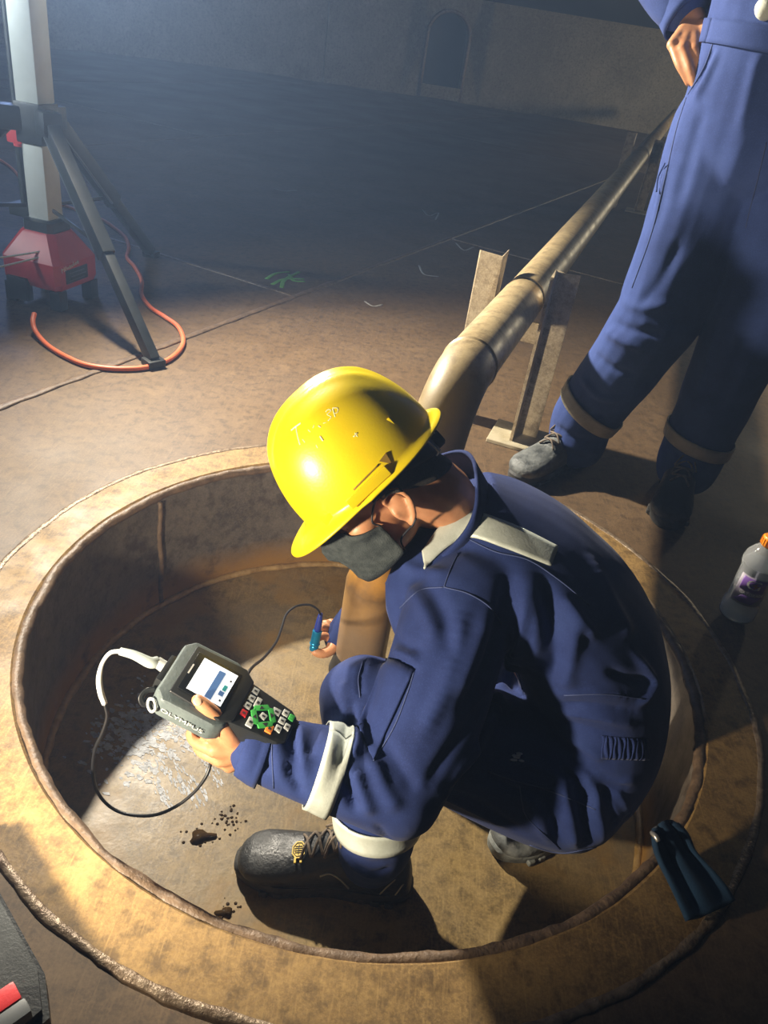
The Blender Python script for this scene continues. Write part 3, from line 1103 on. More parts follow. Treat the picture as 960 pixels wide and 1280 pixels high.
for k in range(70):
    if k < 40: x, y = 285 + rs.gauss(0, 12), 1022 + rs.gauss(0, 9)
    elif k < 55: x, y = 285 + rs.gauss(0, 12), 1140 + rs.gauss(0, 9)
    else: x, y = 250 + rs.gauss(0, 16), 1046 + rs.gauss(0, 8)
    r_ = .0012 + .0022 * rs.random()
    dr.append(ellipsoid(atz(x, y, zf), (r_, r_, r_ * .5), None, 8, 5))
v, f = join(*dr)
tag(mk('water_drops', v, f, M_wet), 'scattered water drops on the sump floor around the boot toe', 'drops', kind='stuff')

# ================================================================== people: shared builders
def cloth_mat(name, c, c2, c3):
    m, nt, b, N, L = new_mat(name)
    f = noise(nt, 9, 5, .6)
    col = ramp(nt, f, [(.32, c), (.52, c2), (.72, c3)])
    fz = noise(nt, 420, 3, .7)
    col = mix(nt, maprange(nt, fz, .5, .8, 0, .30), col, tuple(np.minimum(np.array(c3) * 1.9, 1)) + (1,))
    L.new(col, b.inputs['Base Color'])
    b.inputs['Roughness'].default_value = .85
    b.inputs['Specular IOR Level'].default_value = .22
    b.inputs['Sheen Weight'].default_value = .05
    b.inputs['Sheen Roughness'].default_value = .5
    h = noise(nt, 650, 3, .6)
    bump(nt, b, h, .22, .0012)
    return m
M_navy = cloth_mat('navy_cotton', (.012, .022, .090), (.017, .031, .122), (.024, .043, .152))
M_faded = cloth_mat('faded_blue_cotton', (.024, .042, .150), (.033, .058, .195), (.045, .075, .235))
M_navy_dark = cloth_mat('dark_navy_cotton', (.010, .018, .055), (.014, .024, .072), (.018, .030, .09))
M_teal = cloth_mat('dark_teal_cotton', (.006, .020, .045), (.009, .030, .065), (.012, .038, .08))
M_thread = mat('seam_thread', (.045, .065, .17), None, 1, .8)
M_tape = mat('reflective_tape', (.46, .50, .44), (.56, .60, .54), 40, .42, None, .10, .12, 260)
M_tape2 = mat('dusty_reflective_tape', (.30, .29, .22), (.40, .38, .30), 30, .5, None, 0, .15, 200)
def skin_mat(name, c, c2):
    m, nt, b, N, L = new_mat(name)
    f = noise(nt, 26, 6, .6)
    col = ramp(nt, f, [(.35, c), (.65, c2)])
    L.new(col, b.inputs['Base Color'])
    b.inputs['Roughness'].default_value = .46
    b.inputs['Subsurface Weight'].default_value = .12
    b.inputs['Subsurface Radius'].default_value = (1, .35, .18)
    b.inputs['Subsurface Scale'].default_value = .006
    bump(nt, b, noise(nt, 300, 5, .6), .12, .0015)
    return m
M_skin = skin_mat('tan_skin', (.46, .205, .095), (.56, .27, .135))
M_nail = mat('nail', (.66, .42, .30), None, 1, .3)
M_hair = mat('short_black_hair', (.012, .010, .009), (.03, .025, .02), 300, .7, None, 0, .6, 700)
M_lash = mat('dark_lash', (.02, .012, .01), None, 1, .6)
M_hat = mat('yellow_helmet_plastic', (.80, .60, .004), (.86, .66, .008), 12, .34, None, 0, .06, 260, coat=.15)
M_hatmark = mat('scuffed_paint', (.80, .74, .42), None, 1, .5)
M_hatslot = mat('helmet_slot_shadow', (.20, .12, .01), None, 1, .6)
M_mask = mat('black_mask_cloth', (.020, .027, .027), (.045, .055, .055), 90, .8, None, 0, .5, 500)
M_strap = mat('black_webbing', (.015, .016, .02), None, 1, .5)
M_metal = mat('bright_metal', (.70, .70, .68), None, 1, .28, None, .9)
M_boot = mat('black_boot_leather', (.012, .013, .014), (.035, .036, .036), 24, .34, .6, 0, .35, 160)
M_boot_dusty = mat('dusty_boot_leather', (.05, .055, .055), (.16, .17, .165), 30, .4, .7, 0, .4, 140)
M_sole = mat('boot_rubber_sole', (.018, .018, .018), (.05, .048, .044), 40, .7, None, 0, .4, 120)
M_sole_grey = mat('grey_rubber_sole', (.13, .14, .13), (.24, .25, .23), 40, .7, None, 0, .4, 120)
M_lace = mat('brown_lace', (.10, .075, .055), (.19, .15, .11), 120, .8)
M_tagy = mat('yellow_tag', (.62, .42, .02), None, 1, .5)
M_lining = mat('orange_lining', (.60, .22, .02), (.72, .30, .04), 200, .8)
M_pipe2 = mat('boot_piping', (.36, .35, .28), None, 1, .6)
M_zip = mat('zip_metal', (.62, .60, .55), None, 1, .3, None, .8)

def frame(f, u):
    f = nrm(f); l = nrm(np.cross(u, f)); u = np.cross(f, l)
    return np.stack([f, l, u], 1)            # columns: front, left, up

def head_geos(M3, o, s=1.0):
    def P(*p): return o + M3 @ (A(*p) * s)
    def E_(c, r): return ellipsoid(P(*c), np.array(r) * s, M3, 24, 14)
    g = [E_((-.004, 0, .0), (.099, .077, .105)),
         E_((.034, 0, -.055), (.060, .061, .082)),
         E_((-.01, 0, -.045), (.075, .066, .07)),
         E_((.032, 0, -.105), (.056, .051, .036)),
         E_((.078, 0, -.126), (.022, .027, .018)),
         E_((.090, 0, -.098), (.015, .025, .012))]
    for y in (-1, 1):
        g += [E_((.057, y * .046, -.056), (.028, .021, .021)),
              E_((.083, y * .029, -.014), (.016, .028, .011)),
              E_((.073, y * .034, -.036), (.016, .017, .013)),
              E_((.098, y * .012, -.069), (.011, .008, .008))]
        # ear: bowl, helix and lobe
        g += [E_((-.004, y * .074, -.066), (.018, .009, .028))]
        hx = [(.010, y * .076, -.050), (.010, y * .083, -.038), (-.004, y * .088, -.032), (-.018, y * .090, -.042), (-.021, y * .089, -.060), (-.014, y * .084, -.080), (-.003, y * .078, -.094), (.005, y * .074, -.098)]
        g.append(tube([P(*q) for q in hx], [.004 * s, .0045 * s, .0045 * s, .005 * s, .0045 * s, .0045 * s, .006 * s, .005 * s], 8, 4))
        g.append(tube([P(.008, y * .074, -.058), P(.010, y * .080, -.068), P(.006, y * .078, -.078)], .0042 * s, 8, 3))
    g.append(tube([P(.092, 0, -.022), P(.104, 0, -.045), P(.117, 0, -.066), P(.112, 0, -.074)], [.009 * s, .010 * s, .012 * s, .009 * s], 12, 4))
    return g

def hand_geos(wrist, mcps, chains, thumb, rw=.026, rf=.0088, extra=()):
    """palm as a fan of tubes wrist->knuckles, five separate finger chains"""
    g = []
    for m in mcps:
        g.append(limb([wrist, (np.asarray(wrist) * .45 + np.asarray(m) * .55), m], [rw * .62, .0145, .0115], 12, 4))
    for a, b in zip(mcps, mcps[1:]):
        g.append(limb([(np.asarray(wrist) * .45 + np.asarray(a) * .55), (np.asarray(wrist) * .45 + np.asarray(b) * .55)], [.0145, .0145], 12, 1))
        g.append(limb([np.asarray(a) * .85 + np.asarray(wrist) * .15, np.asarray(b) * .85 + np.asarray(wrist) * .15], [.0115, .0115], 12, 1))
    for k, ch in enumerate(chains):
        q = rf * (1.0, 1.03, .98, .86)[k % 4]
        n = len(ch)
        g.append(limb(ch, [q * 1.12] + [q * (1.05 - .16 * i / max(1, n - 2)) for i in range(1, n - 1)] + [q * .80], 12, 5))
    n = len(thumb)
    g.append(limb(thumb, [.0165, .0128, .0112, .0098][:n] if n == 4 else [.0150, .0115, .0098], 12, 5))
    return g + list(extra)

def boot_parts():
    """left-neutral boot in its own frame: x towards the toe, z up, sole at z=0"""
    secs = [(-.146, .020, .050), (-.138, .031, .078), (-.115, .037, .100), (-.085, .039, .110), (-.05, .040, .112), (-.015, .041, .108), (.02, .043, .094), (.05, .047, .080), (.085, .0505, .070), (.115, .050, .064), (.138, .042, .056), (.153, .026, .046), (.158, .010, .036)]
    V, Fc = [], []
    n = 22
    for x, hw_, top in secs:
        for j in range(n):
            a = 2 * math.pi * j / n
            c, s = math.cos(a), math.sin(a)
            y = hw_ * np.sign(c) * abs(c) ** .75
            zc = (top + .020) / 2
            z = zc + (top - .020) / 2 * np.sign(s) * abs(s) ** (.8 if s > 0 else .4)
            V.append((x, y * (1 - .12 * max(0, s)), z))
    m = len(secs)
    for i in range(m - 1):
        for j in range(n):
            k = (j + 1) % n
            Fc.append((i * n + j, i * n + k, (i + 1) * n + k, (i + 1) * n + j))
    Fc.append(tuple(range(n - 1, -1, -1))); Fc.append(tuple(range((m - 1) * n, m * n)))
    up = (np.array(V), Fc)
    shaft = tube([(-.072, 0, .06), (-.070, 0, .11), (-.072, 0, .148)], [(.052, .039), (.050, .038), (.049, .038)], 18, 3, ref=(0, 1, 0))
    tongue = tube([(.04, 0, .080), (.0, 0, .105), (-.025, 0, .135), (-.035, 0, .158)], [(.010, .026), (.012, .026), (.010, .026), (.006, .024)], 12, 4, ref=(0, 1, 0))
    X, Fo, E = voxel_union([up, shaft, tongue], .0035, 4)
    sk = Skin(X, Fo, E)
    # toe-cap seam, side panel seams, ankle creases
    for dx, dep in ((.062, -.0018),):
        sk.fold([(dx - .01, -.052, .03), (dx, -.048, .055), (dx + .004, -.03, .072), (dx + .006, 0, .08), (dx + .004, .03, .072), (dx, .048, .055), (dx - .01, .052, .03)], dep, .003, True)
    for y in (-1, 1):
        for q in range(3):
            sk.fold([(-.135 + q * .004, y * .026, .050 + q * .014), (-.105, y * .039, .046 + q * .014), (-.07 - q * .006, y * .042, .062 + q * .016)], .0022, .003, True)
        sk.fold([(.055, y * .050, .045), (.03, y * .045, .066), (.0, y * .042, .086), (-.03, y * .040, .104)], .002, .0025, True)
    sk.X += sk.N * (RNG.random(len(sk.X))[:, None] - .5) * .0004
    # sole
    ol = []
    for t in np.linspace(0, 2 * math.pi, 56, endpoint=False):
        c, s = math.cos(t), math.sin(t)
        x = .006 + .158 * np.sign(c) * abs(c) ** .8
        hw_ = .042 + .012 * math.exp(-((x - .095) / .055) ** 2) - .006 * math.exp(-((x + .01) / .05) ** 2)
        ol.append((x, hw_ * np.sign(s) * abs(s) ** .62))
    V, Fc = [], []
    for sc, z in ((.955, .0), (.985, .004), (.985, .012), (1.0, .014), (1.0, .024), (.97, .029)):
        for x, y in ol:
            V.append((.006 + (x - .006) * sc, y * sc, z))
    n = len(ol)
    for i in range(5):
        for j in range(n):
            k = (j + 1) % n
            Fc.append((i * n + j, i * n + k, (i + 1) * n + k, (i + 1) * n + j))
    Fc.append(tuple(range(n - 1, -1, -1))); Fc.append(tuple(range(5 * n, 6 * n)))
    sole = (np.array(V), Fc)
    treads = []
    for i in range(10):
        x = -.112 + i * .024
        for y in (-1, 1):
            hw_ = .040 + .012 * math.exp(-((x - .095) / .055) ** 2) - .006 * math.exp(-((x + .01) / .05) ** 2)
            treads.append(box((x, y * (hw_ - .004), .008), (.015, .012, .012), None, .002, 1))
    sole = join(sole, *treads)
    laces = []
    for i in range(5):
        x0 = .050 - i * .019
        z0 = .086 + i * .0125
        laces.append(tube([(x0, -.024, z0 - .006), (x0 - .006, -.008, z0 + .010), (x0 - .010, .008, z0 + .014), (x0 - .018, .024, z0 + .006)], .0028, 6, 4))
        laces.append(tube([(x0, .024, z0 - .006), (x0 - .005, .008, z0 + .012), (x0 - .011, -.008, z0 + .012), (x0 - .018, -.024, z0 + .006)], .0028, 6, 4))
    bx, bz = -.018, .150
    laces.append(tube([(bx, 0, bz), (bx + .006, .018, bz + .010), (bx + .004, .034, bz - .004), (bx + .002, .012, bz), (bx, 0, bz)], .0026, 6, 5))
    laces.append(tube([(bx, 0, bz), (bx + .006, -.018, bz + .010), (bx + .006, -.036, bz - .002), (bx + .002, -.012, bz), (bx, 0, bz)], .0026, 6, 5))
    laces.append(tube([(bx, 0, bz), (bx + .02, .015, bz - .015), (bx + .028, .030, bz - .045)], .0024, 6, 4))
    laces.append(tube([(bx, 0, bz), (bx + .02, -.012, bz - .012), (bx + .032, -.026, bz - .04)], .0024, 6, 4))
    return (sk.X, sk.F), sole, join(*laces), sk
BOOT, BSOLE, BLACE, BSKIN = boot_parts()

def place(g, o, M3):
    return np.asarray(g[0]) @ np.asarray(M3).T + o, g[1]

def boot(par, o, M3, m_up, m_sole, label=None):
    v, f = place(BOOT, o, M3)
    b = mk('boot', v, f, m_up, par)
    if label: b['label'] = label
    v, f = place(BSOLE, o, M3)
    mk('sole', v, f, m_sole, b, auto=35)
    v, f = place(BLACE, o, M3)
    mk('lace', v, f, M_lace, b)
    return b

def seam(skin, pts, par, r=.0011, m=None, world=False, lift=.0004, name='seam'):
    P = np.asarray(pts, float) if world else skin.path(pts, lift)
    if len(P) < 3:
        return None
    # drop jumps across silhouettes
    d = np.linalg.norm(np.diff(P, axis=0), axis=1)
    cut = np.where(d > .03)[0]
    if len(cut):
        segs = np.split(P, cut + 1)
        P = max(segs, key=len)
    if len(P) < 3:
        return None
    v, f = tube(P, r, 6, 1)
    return mk(name, v, f, m or M_thread, par)

def band_sheet(G, th=.0012):
    """closed loop grid -> thin band"""
    return sheet(G, th)

def helmet(par, M3, o, s=1.0, sub=True):
    """hard hat: shell with brim and ridges; local frame front/left/up, origin mid base"""
    def dome(th, el):        # th: 0 = front, el: 0 base .. 1 crown
        a, b, hgt = .128, .107, .150
        c, s_ = math.cos(th), math.sin(th)
        q = math.cos(el * math.pi / 2) ** .80
        z = hgt * math.sin(el * math.pi / 2) ** .92
        x, y = a * c * q - .006, b * s_ * q
        # three long ridges over the crown, fading at the brim
        f = min(1.0, max(0.0, (el - .22) / .3))
        for y0, w_, amp in ((0, .011, .0062), (.034, .008, .0045), (-.034, .008, .0045)):
            z += amp * f * math.exp(-((y - y0) / w_) ** 2)
        return x, y, z
    nu, nv = 96, 30
    V, Fc = [], []
    for i in range(nv + 1):
        el = i / nv * .999
        for j in range(nu):
            V.append(dome(2 * math.pi * j / nu, el))
    # rolled rim and front brim below the dome
    rims = []
    for off, zz in ((.0, -.004), (.5, -.010), (1.0, -.013), (1.0, -.016), (.5, -.014), (-.1, -.010)):
        row = []
        for j in range(nu):
            th = 2 * math.pi * j / nu
            c = math.cos(th)
            ext = .010 + .040 * max(0, c) ** 1.7 + .006 * max(0, -c) ** 2
            x, y, z = dome(th, 0)
            d = nrm((c / .128 * 1.0, math.sin(th) / .107, 0))
            if c > 0: d = nrm((1, d[1] * .75, 0)) if c > .2 else d
            row.append((x + d[0] * ext * off, y + d[1] * ext * off, zz - .010 * max(0, c) ** 2 * max(off, 0)))
        rims.append(row)
    full = list(reversed(rims))
    VV = [p for r in full for p in r] + V
    m = len(full) + nv + 1
    for i in range(m - 1):
        for j in range(nu):
            k = (j + 1) % nu
            Fc.append((i * nu + j, i * nu + k, (i + 1) * nu + k, (i + 1) * nu + j))
    Fc.append(tuple(range((m - 1) * nu, m * nu)))
    X = np.array(VV) * s
    W_ = X @ M3.T + o
    h = mk('hard_hat', W_, Fc, M_hat, par)
    md = h.modifiers.new('thickness', 'SOLIDIFY'); md.thickness = .0025; md.offset = -1
    hs = Skin(W_, Fc, np.array([(0, 1)]))
    def L(*p): return o + M3 @ (A(*p) * s)
    # accessory slots at both sides and the raised brim tabs
    for y in (-1, 1):
        P = [hs.bvh.find_nearest(Vector(L(*q)))[0] for q in ((.030, y * .105, .010), (.006, y * .108, .012), (-.022, y * .108, .013))]
        v, f = tube([np.array(p) for p in P], .0014, 6, 4)
        mk('slot_edge', v, f, M_hatslot, h)
        c = np.array(hs.bvh.find_nearest(Vector(L(-.032, y * .106, .010)))[0])
        v, f = prism([(-.008, .008), (.007, .006), (-.004, -.010)], .004, np.stack([M3[:, 0], M3[:, 2], M3[:, 1] * y], 1), c - M3[:, 1] * y * .003)
        mk('slot', v, f, M_hatslot, h, smooth=False)
        v, f = box(L(.012, y * .1105, .0), (.075, .006, .016), M3, .0025)
        mk('side_rail', v, f, M_hat, h, auto=40)
        v, f = box(L(.085, y * .070, -.002), (.022, .020, .012), M3, .003)
        mk('brim_tab', v, f, M_hat, h, auto=40)
        v, f = box(L(-.075, y * .0845, .035), (.006, .004, .028), M3, .0015)
        mk('rear_rib', v, f, M_hat, h, auto=40)
    # harness: nape band, ratchet and clips
    G = []
    for z in (-.062, -.050, -.038, -.026):
        row = []
        for t in np.linspace(-math.pi * .42, math.pi * .42, 40):
            q = 1 - abs(t) / (math.pi * .42)
            zz = z * (.30 + .70 * q ** .7) - .004
            row.append(L(-.108 * math.cos(t) ** 0.8 - .002, .088 * math.sin(t) * 1.02, zz))
        G.append(row)
    v, f = sheet(np.array(G), .0016)
    nb = mk('nape_band', v, f, M_strap, h)
    M3r = np.stack([M3[:, 1], M3[:, 2], -M3[:, 0]], 1)
    v, f = lathe([(.0005, .014), (.014, .014), (.017, .010), (.017, -.002), (.0005, -.002)], L(-.112, 0, -.046), 20, np.stack([M3[:, 1], M3[:, 2], M3[:, 1] * 0 - M3[:, 0]], 1))
    mk('ratchet_knob', v, f, M_strap, nb, auto=40)
    for y, x, z in ((.052, -.098, -.024), (.014, -.116, -.012), (-.052, -.098, -.024)):
        v, f = tube([L(x + .004, y + .006, z), L(x - .002, y + .001, z - .004), L(x - .004, y - .002, z - .026), L(x + .002, y - .006, z - .030)], .0016, 6, 3)
        mk('wire_clip', v, f, M_metal, nb)
    return h, hs, L

# ================================================================== the crouching worker
man = empty('person', (.20, .95, -PD))
tag(man, 'worker in navy coveralls and yellow hard hat crouching in the sump with an instrument', 'person')

HO = atd(452, 585, 1.20)
vdir = nrm(ray(452, 585))
rr_ = nrm(_R - vdir * np.dot(_R, vdir)); uu_ = np.cross(rr_, vdir)
f0 = nrm(-.73 * rr_ - .68 * uu_)
u0 = nrm(np.cross(f0, np.cross(-.68 * rr_ + .73 * uu_, f0)))
lft = np.cross(u0, f0)
TILT = math.radians(14)
u1 = nrm(u0 * math.cos(TILT) - lft * -math.sin(TILT))
MH = frame(f0, u1)
def HL(*p): return HO + MH @ A(*p)

NB = A(.110, 1.095, .285)
Ls, Rs = A(.150, .955, .205), A(.165, 1.24, .19)
Le, Lw = A(.088, .748, .005), atd(306, 930, 1.125)
Re, Rw = A(.115, 1.455, -.02), atd(424, 798, 1.77)
Lh, Rh = A(.385, .945, -.125), A(.40, 1.12, -.13)
Lk, La = A(.022, .875, .045), A(.075, .800, -.20)
Rk, Ra = A(.12, 1.17, -.22), A(.43, .99, -.255)

# bare body (head, neck, hands; the rest lies under the clothes)
W_l = atd(312, 933, 1.125)
mc = [atd(266, 921, 1.105), atd(268, 938, 1.115), atd(276, 950, 1.13), atd(287, 957, 1.145)]
ch = [[mc[0], atd(246, 908, 1.130), atd(244, 898, 1.155), atd(254, 888, 1.165)],
      [mc[1], atd(243, 926, 1.135), atd(240, 913, 1.160), atd(252, 900, 1.170)],
      [mc[2], atd(252, 940, 1.145), atd(246, 926, 1.170), atd(258, 912, 1.178)],
      [mc[3], atd(266, 949, 1.160), atd(260, 936, 1.180), atd(270, 922, 1.183)]]
th = [atd(294, 922, 1.105), atd(279, 903, 1.078), atd(262, 888, 1.066), atd(247, 876, 1.064)]
gl = hand_geos(W_l, mc, ch, th, .030, .0092)
gl.append(limb([atd(300, 928, 1.115), atd(283, 912, 1.095)], [.020, .0145], 12, 2))
gl.append(limb([W_l, W_l + (W_l - mc[1]) * .9], [.024, .027], 14, 2))
W_r = atd(427, 797, 1.775)
mr = [atd(411, 797, 1.755), atd(414, 789, 1.77), atd(418, 784, 1.79), atd(423, 781, 1.81)]
cr = [[mr[0], atd(401, 795, 1.735), atd(394, 804, 1.735), atd(391, 813, 1.745)],
      [mr[1], atd(404, 783, 1.755), atd(397, 787, 1.76), atd(393, 797, 1.76)],
      [mr[2], atd(408, 779, 1.775), atd(401, 782, 1.785), atd(399, 791, 1.785)],
      [mr[3], atd(414, 777, 1.80), atd(408, 780, 1.81), atd(405, 787, 1.805)]]
tr_ = [atd(419, 806, 1.755), atd(411, 814, 1.735), atd(402, 817, 1.725), atd(394, 815, 1.722)]
gr = hand_geos(W_r, mr, cr, tr_, .026, .0092)
gr.append(limb([W_r, W_r + (W_r - mr[1]) * .9], [.022, .025], 14, 2))
geos = head_geos(MH, HO) + gl + gr
geos += [limb([HL(-.035, 0, -.055), HL(-.050, 0, -.105) * .5 + NB * .5 + A(.0, 0, .01), NB - A(0, 0, .02)], [.060, .057, .052], 18, 5),
         limb([NB, A(.25, 1.085, .17), A(.39, 1.045, .0), A(.41, 1.03, -.10)], [.06, .085, .09, .10], 16, 4),
         limb([NB - A(0, 0, .05), Ls - A(0, 0, .02), Le, W_l], [.035, .04, .04, .026], 14, 4), limb([NB - A(0, 0, .05), Rs - A(0, 0, .02), Re, W_r], [.035, .04, .04, .026], 14, 4),
         limb([Lh, Lk, La], [.08, .055, .04], 14, 4), limb([Rh, Rk, Ra], [.08, .055, .04], 14, 4)]
bx, bf, be = voxel_union(geos, .0030, 3)
BODY = Skin(bx, bf, be)
# eye creases, neck creases
for y in (-1, 1):
    BODY.fold([HL(.090, y * .022, -.037), HL(.086, y * .036, -.040), HL(.074, y * .048, -.041)], -.0022, .0025, True)
    BODY.fold([HL(.088, y * .024, -.026), HL(.082, y * .040, -.027), HL(.070, y * .050, -.031)], -.0015, .0025, True)
BODY.build()
body = mk('body', BODY.X, BODY.F, M_skin, man)
for y in (-1, 1):
    P = [np.array(BODY.bvh.find_nearest(Vector(HL(*q)))[0]) for q in ((.090, y * .022, -.041), (.087, y * .034, -.045), (.075, y * .047, -.044))]
    v, f = tube(P, .0012, 6, 4)
    mk('eyelash', v, f, M_lash, body)
    P = [np.array(BODY.bvh.find_nearest(Vector(HL(*q)))[0]) for q in ((.100, y * .014, -.012), (.096, y * .032, -.006), (.080, y * .050, -.010))]
    v, f = tube(P, [.0018, .0028, .0014], 8, 4)
    mk('eyebrow', v, f, M_hair, body)
# thumbnail
nl, nn = BODY.hit(247, 877), None
if nl is not None:
    q = BODY.bvh.find_nearest(Vector(nl))
    nn = np.array(q[1]); ax = nrm(th[3] - th[2]); ax = nrm(ax - nn * np.dot(ax, nn)); sd = np.cross(nn, ax)
    v, f = ellipsoid(np.array(q[0]) - nn * .0004, (.0066, .0056, .0016), np.stack([ax, sd, nn], 1), 16, 10)
    mk('thumbnail', v, f, M_nail, body)
# short hair: a close cap over the back and sides of the skull
def hair_cap():
    V, Fc = [], []
    nu, nv = 72, 26
    G = []
    for i in range(nv + 1):
        t = i / nv
        row = []
        for j in range(nu + 1):
            a = math.radians(68) + (2 * math.pi - 2 * math.radians(68)) * j / nu     # leaves the face free
            back = math.sin((a - math.radians(68)) / (2 * math.pi - 2 * math.radians(68)) * math.pi)
            z0 = -.035 - .058 * max(0, back - .30) / .7
            z = z0 + (.09 - z0) * t
            d = MH @ nrm((math.cos(a), math.sin(a), 0))
            o = HL(-.006, 0, z)
            loc, n_, ii, dd = BODY.bvh.ray_cast(Vector(o + d * .16), Vector(-d), .2)
            p = np.array(loc) if loc is not None else o + d * .05
            if np.linalg.norm(p - o) > .112: p = o + d * .095
            row.append(p + d * (.0012 + .0012 * min(1, t * 4)))
        G.append(row)
    return sheet(np.array(G), .0008)
v, f = hair_cap()
mk('short_hair', v, f, M_hair, body)

# coverall: torso, sleeves and trousers grown together as one cloth surface
yl = (0, 1, 0)
torso = tube([A(.420, 1.02, -.25), A(.425, 1.02, -.19), A(.428, 1.03, -.09), A(.418, 1.045, .02), A(.365, 1.065, .12), A(.28, 1.085, .195), A(.20, 1.095, .250), A(.130, 1.10, .292)],
             [(.05, .09), (.115, .165), (.140, .185), (.132, .180), (.128, .190), (.115, .190), (.092, .165), (.072, .100)], 30, 6, ref=yl)
cg = [torso, limb([A(.135, 1.06, .25), atd(528, 735, 1.26), atd(560, 800, 1.30)], [.070, .062, .08], 16, 5),
      limb([A(.22, 1.0, .205), Ls, (Ls + Le) / 2 + A(.002, .0, .0), Le], [.085, .086, .086, .070], 18, 6),
      limb([Le, Le * .5 + Lw * .5 + A(0, .0, .004), Lw * .9 + Le * .1], [.070, .060, .047], 18, 6),
      limb([A(.22, 1.19, .19), Rs, (Rs + Re) / 2, Re, Re * .4 + Rw * .6, Rw], [.085, .080, .072, .064, .050, .036], 18, 5),
      limb([Lh, (Lh + Lk) / 2 + A(0, 0, -.02), Lk], [.135, .105, .074], 20, 6),
      limb([Lk, (Lk + La) / 2 + A(.012, 0, 0), La + A(0, 0, .02), La - A(0, 0, .025)], [.076, .076, .066, .060], 20, 6),
      limb([Rh, (Rh + Rk) / 2, Rk], [.125, .10, .075], 18, 5),
      limb([Rk, (Rk + Ra) / 2, Ra], [.075, .07, .06], 18, 5)]
cx, cf, ce = voxel_union(cg, .0052, 9, .5)
CO = Skin(cx, cf, ce)

